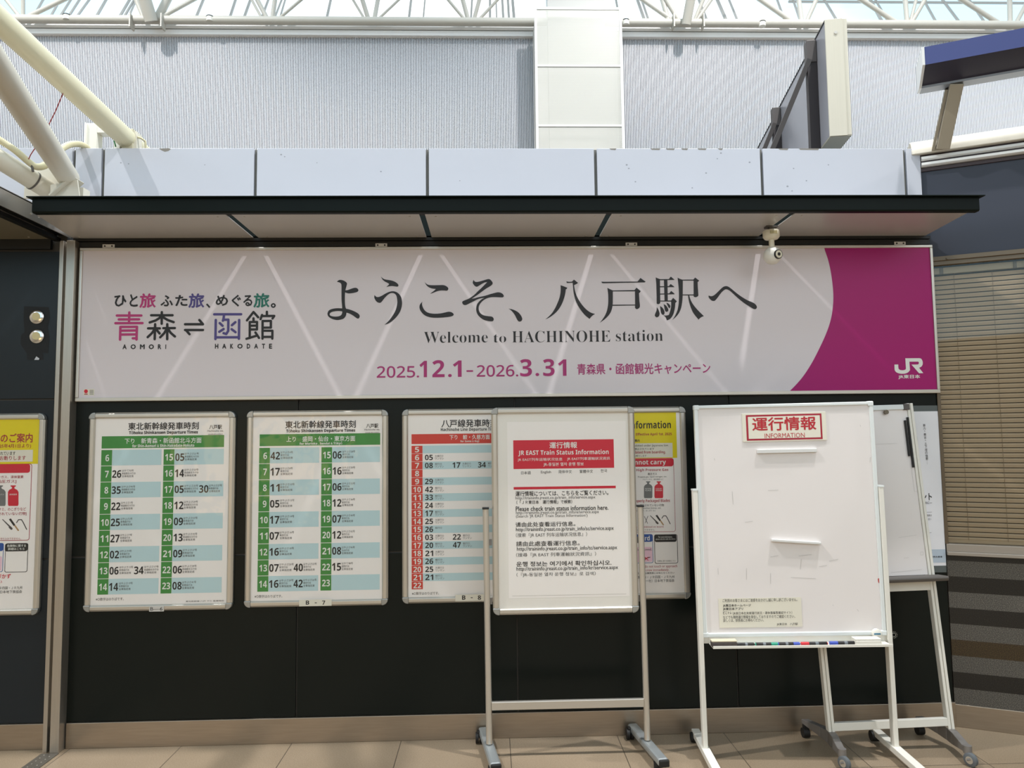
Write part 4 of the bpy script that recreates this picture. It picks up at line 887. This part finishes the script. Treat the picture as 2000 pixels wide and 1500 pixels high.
def wthing(name, label, cat, pxy, y, group=None):
    q = hit(pxy[0], pxy[1], WB, y); o = thing(name, label, cat, WB @ q, WRZ, group, ry=WRY); return o, q
def wplate(root, x0, y0, x1, y1, ya, yb, m, name, bevel=.001):
    a = hit(x0, (y0+y1)/2, WB, yb); c = hit(x1, (y0+y1)/2, WB, yb); tp = hit((x0+x1)/2, y0, WB, yb); bt = hit((x0+x1)/2, y1, WB, yb)
    b = MB(); b.box(a.x, c.x, ya, yb, bt.z, tp.z); return b.build(name, m, root, pre=WB, bevel=bevel, smooth=False)
def wprint(root, p, name='printed_face'):
    p.bm.transform(p.M); M = p.M; p.M = Matrix.Identity(4)
    me_parent = root; o = p.build(name, me_parent); p.M = M; return o

t, q = wthing('information_sign', 'red and white sign reading 運行情報 INFORMATION on the whiteboard', 'sign', (1532, 862), -.008)
wplate(t, 1450, 806, 1614, 861, -.0064, -.0105, PAPERC, 'plate')
p = Print(-.0110, WB); p.crop(1300, 450, 2000/700)
p.rect(430, 1018, 896, 1175, PAPERC, 0); p.rect(450, 1026, 873, 1169, REDD, 1); p.rect(461, 1036, 863, 1159, PAPERC, 2)
p.text('運行情報', 484, 1042, 838, 1115, mat('sign red', 'b82732', .45), weight=.022); p.text('INFORMATION', 552, 1131, 776, 1157, mat('sign red', 'b82732', .45)); wprint(t, p)
gm_ = 'white magnetic bars on the whiteboard'
t, q = wthing('magnetic_bar', 'white magnetic strip just below the red and white information sign', 'magnet', (1538, 886), -.008, gm_); wplate(t, 1479, 877, 1596, 884.5, -.0064, -.018, PERF_EDGE, 'bar', .002)
t, q = wthing('magnetic_bar', 'white magnetic strip alone in the middle of the whiteboard', 'magnet', (1555, 1063), -.008, gm_)
a, c = hit(1507, 1055, WB, -.0155), hit(1603, 1061, WB, -.0155)
b = MB(); b.obox(a, c, .012, .017, up=Vector((0, 1, 0))); b.build('bar', PERF_EDGE, t, pre=WB, bevel=.002, smooth=False)
t, q = wthing('notice_paper', 'cream printed apology notice stuck at the lower part of the whiteboard', 'notice', (1485, 1226), -.008)
wplate(t, 1404, 1168, 1566, 1225, -.0064, -.0074, PAPERC, 'sheet', .0003)
p = Print(-.0078, WB); p.crop(1340, 1080, 1500/420); p.rect(229, 313, 807, 518, PAPERC, 0)
for s_, x0, y0, x1, y1, w_ in (('ご利用のお客さまにはご迷惑をおかけし誠に申し訳ございません。', 254, 316, 776, 340, 0), ('JR東日本ホームページ', 257, 356, 452, 377, .02), ('JR東日本アプリ', 257, 381, 397, 401, .02), ('どこトレ', 257, 407, 318, 426, .02), ('（JR東日本在来線運行状況・運休情報等確認サイト）', 324, 408, 740, 430, 0),
        ('などでも随時運行情報を発信しておりますのでご確認ください。', 258, 434, 760, 456, 0), ('詳しくは、駅係員にお尋ねください。', 259, 458, 540, 480, 0), ('JR東日本　八戸駅', 632, 487, 779, 507, 0)): p.text(s_, x0, y0, x1, y1, INK, weight=w_)
wprint(t, p)
t, q = wthing('round_magnet', 'round white magnet with a blue stripe at the whiteboard corner', 'magnet', (1712, 1237), -.014)
q = hit(1712, 1237, WB, -.02)
b = MB(); b.tube([(q.x, -.0135, q.z), (q.x, -.026, q.z), (q.x, -.029, q.z)], [.0225, .0225, .018], 24); b.build('magnet_body', WHITE, t, pre=WB)
b = MB(); b.box(q.x-.016, q.x+.015, -.0298, -.0292, q.z-.004, q.z+.003); b.build('blue_label', mat('blue label', '2f6f8f'), t, pre=WB, smooth=False)

def marker(label, pa, pb, cap_at, capc, y=-.066, grp='marker pens on the whiteboard tray'):
    a, c = hit(pa[0], pa[1], WB, y), hit(pb[0], pb[1], WB, y); z = .554+.0090; a.z = c.z = z
    t = thing('marker_pen', label, 'marker', WB @ ((a+c)/2), WRZ, grp, ry=WRY)
    d = (c-a).normalized(); L = (c-a).length
    if cap_at == 'r': a, c, d = c, a, -d                 # a is the cap end
    e = a+d*L*.30
    MB().tube([a, a+d*.002, e], [.0072, .0088, .0088], 16).build('cap', capc, t, pre=WB)
    MB().tube([e, e+d*.001, c-d*.004, c], [.008, .0086, .0086, .006], 16).build('barrel', INK, t, pre=WB)
    MB().tube([e+d*L*.24, e+d*L*.36], .0088, 16, caps=False).build('printed_band', mat('pen band', '6f757b', .5), t, pre=WB)
    MB().tube([c-d*.003, c+d*.001], [.0088, .006], 16).build('end_plug', capc, t, pre=WB)
marker('black marker lying against the dark board eraser on the tray', (1434, 1259), (1473, 1259), 'l', INK)
marker('black marker with green cap on the whiteboard tray', (1475, 1259), (1519, 1259), 'r', mat('green cap', '1d8f74', .4))
marker('marker with blue cap between the green and red capped ones', (1519.5, 1259), (1562, 1259), 'r', mat('blue cap', '3a4fae', .4))
marker('fat marker with red cap on the whiteboard tray', (1564, 1258), (1616, 1258), 'l', mat('red cap', 'c9202c', .4))
marker('marker with blue cap beside the white block eraser', (1620, 1258), (1673, 1258), 'l', mat('blue cap', '3a4fae', .4), y=-.060)
def eraser(label, x0, x1, m1, m2, ya, yb):
    a, c = hit(x0, 1258, WB, yb), hit(x1, 1258, WB, yb); o = thing('board_eraser', label, 'eraser', WB @ Vector(((a.x+c.x)/2, (ya+yb)/2, .554)), WRZ, 'erasers on the whiteboard tray', ry=WRY)
    MB().box(a.x, c.x, ya, yb, .5545, .578).build('felt', m1, o, pre=WB, bevel=.003, smooth=False)
    MB().box(a.x-.001, c.x+.001, ya-.002, yb+.002, .5785, .586).build('grip', m2, o, pre=WB, bevel=.003, smooth=False)
eraser('dark worn felt board eraser at the end of the tray', 1391, 1440, mat('dark felt', '4b4442', .9, vary=.3, scale=60), mat('cream eraser back', 'c9c0a8', .5), -.04, -.082)
eraser('white block eraser on the tray under the round magnet', 1672, 1722, WHITE, WHITE, -.03, -.081)

# ================================================================== SECOND WHITEBOARD, LEANING, BEHIND
t = thing('flipchart_board', 'leaning whiteboard with grey tray on a wheeled frame behind the front whiteboard', 'whiteboard', (1.96, -.25, 0))
FA, FB = Vector((1.975, -.255, .085)), Vector((1.941, -.100, 1.71))
FZ = (FB-FA).normalized(); FXv = Vector((1, 0, 0)); FYv = FZ.cross(FXv).normalized(); FXv = FYv.cross(FZ).normalized()
FM = Matrix((FXv, FYv, FZ)).transposed().to_4x4(); FM.translation = FA
HT = (FB-FA).length; hw = .302
MB().box(-.285, .285, -.012, .006, .752, HT-.012).build('board', BOARD, t, pre=FM, smooth=False)
b = MB(); b.box(-.30, .288, -.022, .010, HT-.024, HT+.004); b.build('top_rail', BOARDF, t, pre=FM, bevel=.004, smooth=False)
b = MB(); b.box(.262, .296, -.024, .012, HT-.026, HT+.006); b.build('corner_cap', GREY, t, pre=FM, bevel=.003, smooth=False)
q = hit(1731, 805, FM, -.03); b = MB(); b.tube([(q.x, -.022, q.z), (q.x, -.034, q.z)], .012, 16); b.build('clamp_knob', mat('brown knob', '6b5f4d', .4), t, pre=FM)
for sx in (-1, 1):
    b = MB()
    b.box(sx*hw-.016, sx*hw-.002, -.018, .014, 0, HT+.01); b.box(sx*hw+.002, sx*hw+.016, -.018, .014, 0, HT+.01); b.box(sx*hw-.004, sx*hw+.004, -.010, .014, 0, HT+.005)
    b.build('upright', WHITE, t, pre=FM, smooth=False, bevel=.002)
MB().box(-.29, .29, -.016, .010, .675, .745).build('crossbar', WHITE, t, pre=FM, bevel=.002, smooth=False)
MB().box(-.29, .29, -.016, .010, .020, .058).build('lower_bar', WHITE, t, pre=FM, bevel=.002, smooth=False)
b = MB(); b.prism([(-.015, .722), (-.10, .728), (-.108, .742), (-.104, .752), (-.02, .752)], 'x', -.30, .335); b.build('tray', GREY, t, pre=FM, bevel=.004, smooth=False)
p = Print(-.0125, FM)
for pts in ([(1755, 1050), (1790, 1045)], [(1765, 1090), (1775, 1089)], [(1703, 868), (1752, 866)], [(1740, 1118), (1800, 1112)], [(1779, 905), (1786, 960), (1791, 960)], [(1798, 1078), (1803, 1078), (1803, 1084), (1798, 1084), (1798, 1078)]): p.stroke(pts, .5, mat('faint marker trace', 'c6c2bf'), 1, 3)
wprint(t, p, 'marker_traces')
for sx in (-1, 1):
    bx = FA.x+sx*hw
    path = [Vector((bx-.055, -.085, .080)), Vector((bx-.012, -.20, .085)), Vector((bx, -.255, .088)), Vector((bx-.004, -.30, .085)), Vector((bx-.030, -.425, .072))]
    b = MB()
    for (a, c), (h0, h1) in zip(zip(path, path[1:]), ((.022, .050), (.050, .062), (.062, .060), (.060, .026))):
        w_ = .018
        v = []
        for pnt, hh in ((a, h0), (c, h1)):
            for dx, dz in ((-w_, .012), (w_, .012), (w_, .012-hh), (-w_, .012-hh)): v.append(b.bm.verts.new(pnt+Vector((dx, 0, dz))))
        for f in ((0, 1, 2, 3), (7, 6, 5, 4), (0, 4, 5, 1), (1, 5, 6, 2), (2, 6, 7, 3), (3, 7, 4, 0)): b.bm.faces.new([v[i] for i in f])
    fo = b.build('cast_foot', ALUD, t, smooth=False, bevel=.003)
    e = path[-1]
    MB().tube([e+Vector((0, -.004, -.02)), e+Vector((0, -.004, .016))], .019, 14).build('swivel_hub', ALUD, fo)
    a_ = math.radians(25); ax = Vector((math.cos(a_), math.sin(a_), 0)); wc = Vector((e.x+(-.002), e.y-.026, .031))
    b = MB(); b.tube([wc-ax*.011, wc-ax*.008, wc+ax*.008, wc+ax*.011], [.027, .031, .031, .027], 24); wh = b.build('wheel', RUBBERG, t)
    b = MB(); b.tube([wc-ax*.0125, wc+ax*.0125], .017, 18); b.build('wheel_hub', ALU, wh)
    b = MB(); b.obox(e+Vector((0, -.006, -.008)), wc-ax*.015, .020, .005, up=ax); b.obox(e+Vector((0, -.006, -.008)), wc+ax*.015, .020, .005, up=ax); b.build('wheel_fork', ALUD, t, smooth=False)
    r_ = path[0]; b = MB(); b.tube([Vector((r_.x-.016, r_.y-.004, .024)), Vector((r_.x+.016, r_.y-.004, .024))], .024, 18); b.build('rear_wheel', RUBBER, t)
    MB().box(r_.x-.010, r_.x+.010, r_.y-.016, r_.y+.008, .030, .072).build('rear_fork', RUBBER, t, smooth=False)
for lab, pa, pb in (('shorter black magnetic strip on the leaning whiteboard', (1767.5, 821), (1776, 891)), ('longer black magnetic strip by the upright of the leaning whiteboard', (1772.5, 815), (1784, 913))):
    a, c = hit(*pa, FM, -.018), hit(*pb, FM, -.018); o = thing('magnetic_strip', lab, 'magnet', FM @ ((a+c)/2), group='black magnetic strips')
    MB().obox(a, c, .009, .008, up=Vector((0, 1, 0))).build('strip', RUBBER, o, pre=FM, smooth=False)

# ================================================================== SECURITY CAMERA
CCX, CCY = 1.487, -.215
t = thing('security_camera', 'white ball security camera hanging under the canopy before the banner', 'security camera', (CCX, CCY, 2.66))
CCM = mat('cream camera plastic', 'e0d9c4', .4)
b = MB(); b.box(CCX-.012, CCX+.012, CCY-.012, CCY+.012, 2.634, 2.660); b.box(CCX-.03, CCX+.03, CCY-.02, CCY+.02, 2.656, 2.6638); b.build('bracket', GREY, t, smooth=False)
b = MB(); b.tube([(CCX, CCY, 2.640), (CCX, CCY, 2.636), (CCX, CCY, 2.608), (CCX, CCY, 2.596), (CCX, CCY, 2.592)], [.040, .043, .043, .034, .020], 28); b.build('base', CCM, t)
b = MB(); b.box(CCX-.022, CCX+.014, CCY-.0445, CCY-.040, 2.615, 2.630); b.build('label', mat('camera label', 'b5a97f'), t, smooth=False)
b = MB(); b.tube([(CCX, CCY, 2.595), (CCX+.001, CCY, 2.545)], .014, 16); b.build('neck', CCM, t)
bc = Vector((CCX+.002, CCY, 2.507)); b = MB(); b.ball(bc, .047, n=28); b.build('ball', WHITE, t)
ld = Vector((.30, -.92, -.06)).normalized()
b = MB(); b.tube([bc+ld*.034, bc+ld*.049], .024, 24); b.build('lens_ring', INK, t)
b = MB(); b.tube([bc+ld*.036, bc+ld*.0505], .020, 24); o = b.build('lens_face', CCM, t)
b = MB(); b.tube([bc+ld*.037, bc+ld*.0515], .009, 18); b.build('lens', INK, t)

# ================================================================== DISCS AND TAPE RESIDUE ON THE NAVY PANEL
for lab, py in (('upper round mirror steel disc on the dark navy panel', 619), ('lower round mirror steel disc on the dark navy panel', 657)):
    q = at(72, py, -.004); o = thing('steel_disc', lab, 'disc', q, group='round discs on the navy panel')
    b = MB(); b.tube([(q.x, 0, q.z), (q.x, -.006, q.z), (q.x, -.010, q.z)], [.037, .037, .028], 28); b.build('rim', mat('mirror steel', 'd8d8d8', .12, metal=1.0), o)
    b = MB(); b.tube([(q.x, -.008, q.z+.002), (q.x, -.0115, q.z+.002)], .021, 24); b.build('yellow_centre', mat('cream centre', 'd9cc9a', .4), o)
q = at(70, 650, 0); t = thing('tape_residue', 'patch of dark torn tape residue around the two steel discs', 'tape residue', q)
p = Print(-.0006)
p.poly([(47, 598), (95, 600), (98, 620), (93, 640), (97, 660), (94, 690), (84, 689), (85, 703), (53, 704), (52, 690), (40, 672), (41, 655), (48, 648), (46, 625)], mat('tape residue', '11161a', .7, vary=.4, scale=90), 0)
p.poly([(67, 703), (71, 696), (77, 700), (76, 703)], mat('torn paper', 'c8ccd4'), 1); p.build('residue', t)

# ================================================================== TUBES, GUSSET, CONDUIT AT THE CANOPY'S LEFT END
t = thing('cream_roof_tube', 'thick cream painted roof tube descending behind the white fascia', 'roof tube', at(265, 290, .16))
A, B_ = at(0, 42, -.95), at(262, 285, .13); d = B_-A
b = MB(); b.tube([A-d*.8, B_+d*.25], .0535, 32); b.build('tube', TUBEY, t)
b = MB(); q0 = at(174, 290, .09); q1 = at(195, 250, .09); 
zt = at(200, 245, .09).z; xa, xb, xc = at(174, 270, .09).x, at(195, 270, .09).x, at(240, 270, .09).x
b.box(xa, xb, .06, .12, 3.05, zt); b.box(xb, xc, .06, .12, zt-.055, zt); b.box(xc-.035, xc, .06, .12, 3.05, zt-.055); b.box(xa-.004, xa+.004, .05, .13, 3.05, zt)
b.build('saddle_bracket', WHITE, t, smooth=False, bevel=.002)
t = thing('roof_brace', 'pair of white roof tubes welded to a gusset standing on the canopy end', 'roof brace', at(110, 385, -.22))
A, B_ = at(0, 141, -1.25), at(133, 347, -.20); d = B_-A
b = MB(); b.tube([A-d*.7, B_], .0525, 28); b.build('steep_tube', TUBEW, t)
A, B_ = at(0, 312, -.42), at(100, 375, -.20); d = B_-A
b = MB(); b.tube([A-d*.7, B_], .0470, 28); b.build('low_tube', TUBEW, t)
def G(x, y, Y=-.2): q = at(x, y, Y); return (q.x, q.z)
b = MB(); b.prism([G(48, 388), G(50, 345), G(84, 316), G(112, 322), G(150, 352), G(157, 388)], 'y', -.206, -.194); b.prism([G(98, 388, -.25), G(100, 362, -.25), G(152, 352, -.25), G(157, 388, -.25)], 'y', -.256, -.248)
b.build('gusset', TUBEW, t, smooth=False)
a, c = at(108, 388, -.23), at(152, 350, -.23); b = MB(); b.obox(a, c, .006, .11, up=Vector((0, 1, 0))); b.build('stiffener', TUBEW, t, smooth=False)
b = MB(); b.box(at(157, 380, -.2).x, at(169, 380, -.2).x, -.23, -.17, 2.738, at(160, 370, -.2).z); b.build('foot_plate', TUBEW, t, smooth=False)
t = thing('conduit', 'cream flexible conduit looping over the fascia beside the white tubes', 'conduit', at(60, 320, -.3))
pts = [(-60, 238, -.58), (0, 274, -.46), (30, 294, -.42), (58, 318, -.36), (72, 326, -.34), (90, 322, -.30), (104, 306, -.24), (116, 294, -.18), (132, 284, -.12), (148, 281, -.06), (162, 284, .0), (173, 293, .04), (178, 310, .05)]
P = [at(*q) for q in pts]; Q = []
for i in range(len(P)-1):
    p0, p1, p2, p3 = P[max(0, i-1)], P[i], P[i+1], P[min(len(P)-1, i+2)]
    for k in range(6):
        u_ = k/6; Q.append(0.5*((2*p1)+(p2-p0)*u_+(2*p0-5*p1+4*p2-p3)*u_*u_+(3*p1-p0-3*p2+p3)*u_**3))
b = MB(); b.tube(Q+[P[-1]], .0165, 14); b.build('hose', CONDUIT, t)
a, c = at(0, 312, -.42), at(100, 375, -.20); f = a.lerp(c, .64); dd = (c-a).normalized()
b = MB(); b.tube([f-dd*.004, f+dd*.004], .0495, 28, caps=True); b.build('strap', GREY, t)
f2 = at(61, 320, -.36); b = MB(); b.tube([f2+Vector((0, 0, .012)), f2+Vector((.01, 0, -.04))], .006, 8); b.build('strap_screw', GREY, t)
t = thing('red_wire', 'thin red wire trailing from the cream tube down to the conduit', 'wire', at(100, 240, -.4))
P = [at(*q) for q in ((121, 172, -.52), (123, 182, -.5), (119, 192, -.5), (108, 218, -.48), (95, 244, -.46), (80, 272, -.43), (70, 287, -.41), (60, 302, -.39), (56, 311, -.38))]
b = MB(); b.tube(P, .0022, 8); b.build('wire', mat('red wire', '8f2b2b'), t)
t = thing('junction_box', 'small beige junction box beside the cream tube above the fascia', 'junction box', at(255, 290, .05))
x0, x1 = at(244, 270, .05).x, at(263, 270, .05).x; z1 = at(255, 254, .05).z
b = MB(); b.box(x0, x1, .03, .10, 3.10, z1); b.build('box', mat('junction box grey', 'bdb79f', .5), t, bevel=.003, smooth=False)
b = MB(); b.box(x1, x1+.016, .04, .10, 3.10, z1-.012); b.box(x0-.016, x0, .05, .10, 3.10, z1-.03); b.build('bracket', TUBEW, t, smooth=False)
P = [at(*q) for q in ((266, 267, .05), (276, 270, .05), (284, 276, .06), (285, 291, .07), (285, 300, .07))]
b = MB(); b.tube(P, .006, 10); b.build('cable', CONDUIT, t)
P = [at(*q) for q in ((221, 243, -.02), (222, 252, -.03), (224, 262, -.02), (222, 272, .0), (226, 286, .05))]
o = thing('green_wire', 'frayed green and white wire at the foot of the cream tube', 'wire', P[2]); b = MB(); b.tube(P, .0035, 8); b.build('wire', mat('green wire', '2f9a5c'), o)

# ================================================================== ROOF TRUSS ABOVE THE RIBBED WALL
t = thing('roof_truss', 'white tubular roof truss running along the top of the ribbed wall', 'roof truss', at(1000, 43, 2.85))
CY = 2.88; l0, r0 = at(0, 34, CY), at(2000, 52, CY); d = r0-l0; d.z = 0; zc = (l0.z+r0.z)/2
b = MB(); b.tube([Vector((l0.x-2.2, CY, zc)), Vector((r0.x+2.2, CY, zc))], .040, 20); b.build('bottom_chord', TRUSS, t)
WEB = [(37, 25, 13, -4, 8), (45, 25, 45, -4, 8), (58, 25, 120, -3, 9), (22, 26, 0, 5, 7), (282, 33, 266, -4, 9), (316, 27, 374, -3, 8), (308, 30, 327, -6, 16), (522, 31, 503, -4, 9), (532, 31, 537, -4, 9), (545, 30, 586, -3, 6), (512, 31, 492, -4, 5),
       (713, 33, 690, -4, 5), (720, 33, 708, -4, 9), (731, 33, 738, -4, 9), (738, 32, 777, -3, 5), (910, 35, 876, -4, 6), (915, 35, 904, -4, 9), (925, 35, 936, -4, 8), (934, 34, 970, -3, 6), (1318, 37, 1258, -3, 9), (1327, 37, 1301, -4, 9), (1306, 37, 1294, -4, 10),
       (1355, 38, 1373, -4, 8), (1357, 39, 1388, -4, 8), (1552, 40, 1494, 1, 10), (1566, 40, 1560, -4, 10), (1574, 39, 1594, -4, 9), (1755, 41, 1684, -4, 10), (1772, 41, 1768, -4, 10), (1779, 41, 1806, -4, 9), (1777, 41, 1789, -4, 7), (1955, 42, 1880, -4, 10), (1973, 42, 1972, -4, 10), (1983, 42, 2003, 6, 9)]
for x0, y0, x1, y1, wd in WEB:
    ex = 3.0; a, c = at(x0, y0+6, CY), at(x1+(x1-x0)*ex, y1+(y1-y0)*ex, CY+.10*((hash((x0*7) % 5) % 3)-1))
    b = MB(); b.tube([a, c], wd*.0048*.5, 12); b.build('web', TRUSS, t)
for x0, y0, x1, y1, wd in ((296, 42, 281, -6, 25), (1340, 48, 1350, -6, 19)):
    a, c = at(x0, y0, CY-.07), at(x1+(x1-x0)*3, y1+(y1-y0)*3, CY-.45); b = MB(); b.tube([a, c], wd*.0048*.5, 20); b.build('strut', TRUSS, t)
for x in (255, 316, 1316, 1374):
    q = at(x, 36, CY-.05); MB().box(q.x-.006, q.x+.006, CY-.07, CY+.02, q.z-.09, q.z+.045).build('stiffener', TRUSS, t, smooth=False)
for lab, x, y in (('small round uplight on the truss chord nearest the cream tube', 138, 40), ('small round uplight on the truss chord above the ribbed wall middle', 415, 43), ('small round uplight with a loose cable beside the grey sign panel', 1484, 53), ('small pale lamp on the trim beside the perforated duct cover', 1220, 50)):
    q = at(x, y, 2.92); o = thing('uplight', lab, 'light fitting', q, group='uplights along the truss')
    b = MB(); b.tube([q+Vector((0, -.06, -.03)), q+Vector((0, -.06, .012))], .034, 18); b.build('housing', WHITE, o)
    b = MB(); b.tube([q+Vector((0, -.06, .012)), q+Vector((0, -.06, .020))], [.038, .034], 18); b.build('rim', INK, o)

# perforated duct cover
PX0, PX1, PZ1 = .455, 1.300, 5.690
t = thing('duct_cover', 'tall white perforated metal cover standing before the ribbed wall', 'duct cover', ((PX0+PX1)/2, 2.75, 3.2))
b = MB(); b.face([(PX0+.02, 2.70, 3.2), (PX1-.02, 2.70, 3.2), (PX1-.02, 2.70, PZ1-.02), (PX0+.02, 2.70, PZ1-.02)]); b.build('perforated_sheet', PERF, t, smooth=False)
b = MB(); b.box(PX0, PX0+.024, 2.695, 2.72, 3.2, PZ1); b.box(PX1-.024, PX1, 2.695, 2.72, 3.2, PZ1); b.box(PX0+.024, PX1-.024, 2.695, 2.72, PZ1-.024, PZ1); b.build('border', PERF_EDGE, t, smooth=False)
b = MB(); b.box(PX0, PX0+.004, 2.70, 2.95, 3.2, 5.55); b.box(PX1-.004, PX1, 2.70, 2.95, 3.2, 5.55); b.build('side_sheet', DUCT, t, smooth=False)
for py in (129, 246):
    z = at(1130, py, 2.70).z; MB().box(PX0+.024, PX1-.024, 2.692, 2.71, z-.010, z+.010).build('joint_strip', PERF_EDGE, t, smooth=False, bevel=.002)
x0, x1 = at(1069, 8, 2.8).x, at(1180, 8, 2.8).x
t = thing('air_duct', 'pale square duct rising behind the perforated cover', 'duct', ((x0+x1)/2, 2.85, 3.2))
MB().box(x0, x1, 2.78, 2.955, 3.2, 7.2).build('casing', DUCT, t, smooth=False)
for xa, xb in ((PX0+.03, x0-.002), (x1+.002, PX1-.03)): MB().box(xa, xb, 2.80, 2.90, 3.2, 5.56).build('flank', DUCT, t, smooth=False)

# ================================================================== GREY SIGN PANEL WITH BRACED POSTS
az = math.radians(9.3); SD = Vector((math.sin(az), math.cos(az), 0)); SN = Vector((math.cos(az), -math.sin(az), 0))
near = at(1612, 38, .12); zb = at(1624.5, 266, .12).z; zt = near.z
SM = Matrix((SN, SD, Vector((0, 0, 1)))).transposed().to_4x4(); SM.translation = Vector((near.x, near.y, 0))
t = thing('projecting_sign', 'large grey sign panel with pale aluminium end standing edge-on above the fascia', 'sign', Vector((near.x, near.y, 3.1)))
TH = .118
MB().box(0, TH, .012, 2.75, zb+.006, zt-.006).build('panel', SIGNG, t, pre=SM, smooth=False)
b = MB(); b.box(-.003, TH*.80, 0, .012, zb, zt); b.box(TH*.80, TH+.003, .006, .016, zb, zt); o = b.build('end_strip', BEIGE, t, pre=SM, smooth=False, bevel=.001)
b = MB(); b.tube([(TH*.46, -.004, zt-.085), (TH*.46, .002, zt-.085)], .010, 16); b.build('bolt', ALU, o, pre=SM)
b = MB(); b.box(0, TH, .004, .60, zb-.002, zb+.006); b.build('underside', mat('sign underside', '8d8878', .5), t, pre=SM, smooth=False)
MB().box(-.004, 0, .01, 2.75, zt-.008, zt).build('top_edge', INK, t, pre=SM, smooth=False)
for ly in (.21, 1.12):
    b = MB(); b.box(-.058, -.003, ly-.025, ly+.025, 2.9, zt-.06); b.build('post', mat('black brown post', '241c1e', .5), t, pre=SM, smooth=False)
    MB().box(-.062, -.002, ly-.03, ly+.03, zt-.16, zt-.02).build('post_cap', BROWN, t, pre=SM, smooth=False, bevel=.003)
    b = MB(); b.obox((-.045, ly-.02, zt-.14), (-.45, ly+.20, 2.9), .030, .030); b.build('brace', BROWN, t, pre=SM, smooth=False)

# ================================================================== BLUE LIGHT-BOX SIGN OVER THE RIGHT WALL
t = thing('blue_sign_box', 'long dark blue sign box carried above the angled wall on a bent steel arm', 'sign', RM @ Vector((.1, -.30, 3.2)), RT)
def RP(x, y, off): q = hit(x, y, RM, off); return q
A1 = RP(1805, 92, -.40); B1 = RP(1805, 127, -.40); C1 = RP(1799.5, 170, -.24); D1 = RP(1793, 185, -.215)
xl = A1.x
prof = [(-.40, A1.z), (-.40, B1.z), (-.24, C1.z-.0), (-.19, C1.z+.0), (-.19, A1.z+.0)]
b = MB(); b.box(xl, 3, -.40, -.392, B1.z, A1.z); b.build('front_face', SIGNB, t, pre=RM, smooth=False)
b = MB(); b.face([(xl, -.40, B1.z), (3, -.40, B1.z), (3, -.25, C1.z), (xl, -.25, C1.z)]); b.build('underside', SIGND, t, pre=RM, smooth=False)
b = MB(); b.prism([(-.25, C1.z-.012), (-.25, C1.z), (-.19, C1.z+.004), (-.17, C1.z-.008)], 'x', xl, 3); b.build('rear_lip', mat('grey rear lip', '8b8d92', .4), t, pre=RM, smooth=False)
b = MB(); b.box(xl, 3, -.392, -.18, A1.z-.006, A1.z); b.box(xl, 3, -.19, -.18, C1.z, A1.z); b.build('casing', PERF_EDGE, t, pre=RM, smooth=False)
b = MB(); b.prism([(-.402, A1.z), (-.402, B1.z), (-.25, C1.z-.012), (-.18, C1.z-.008), (-.178, A1.z)], 'x', xl-.012, xl); b.build('end_plate', PERF_EDGE, t, pre=RM, smooth=False)
pt0 = RP(1841, 290, -.07); pt1 = RP(1868, 163, -.22)
b = MB(); b.obox(pt0, pt1, .064, .080, up=Vector((0, 1, 0))); o = b.build('arm', mat('taupe arm', '9a907f', .45, metal=.2), t, pre=RM, smooth=False, bevel=.003)
b = MB(); b.obox(pt0+Vector((-.042, .03, .01)), pt1+Vector((-.042, .03, -.01)), .014, .05, up=Vector((0, 1, 0))); b.build('stiffener', mat('taupe arm', '9a907f', .45), t, pre=RM, smooth=False)
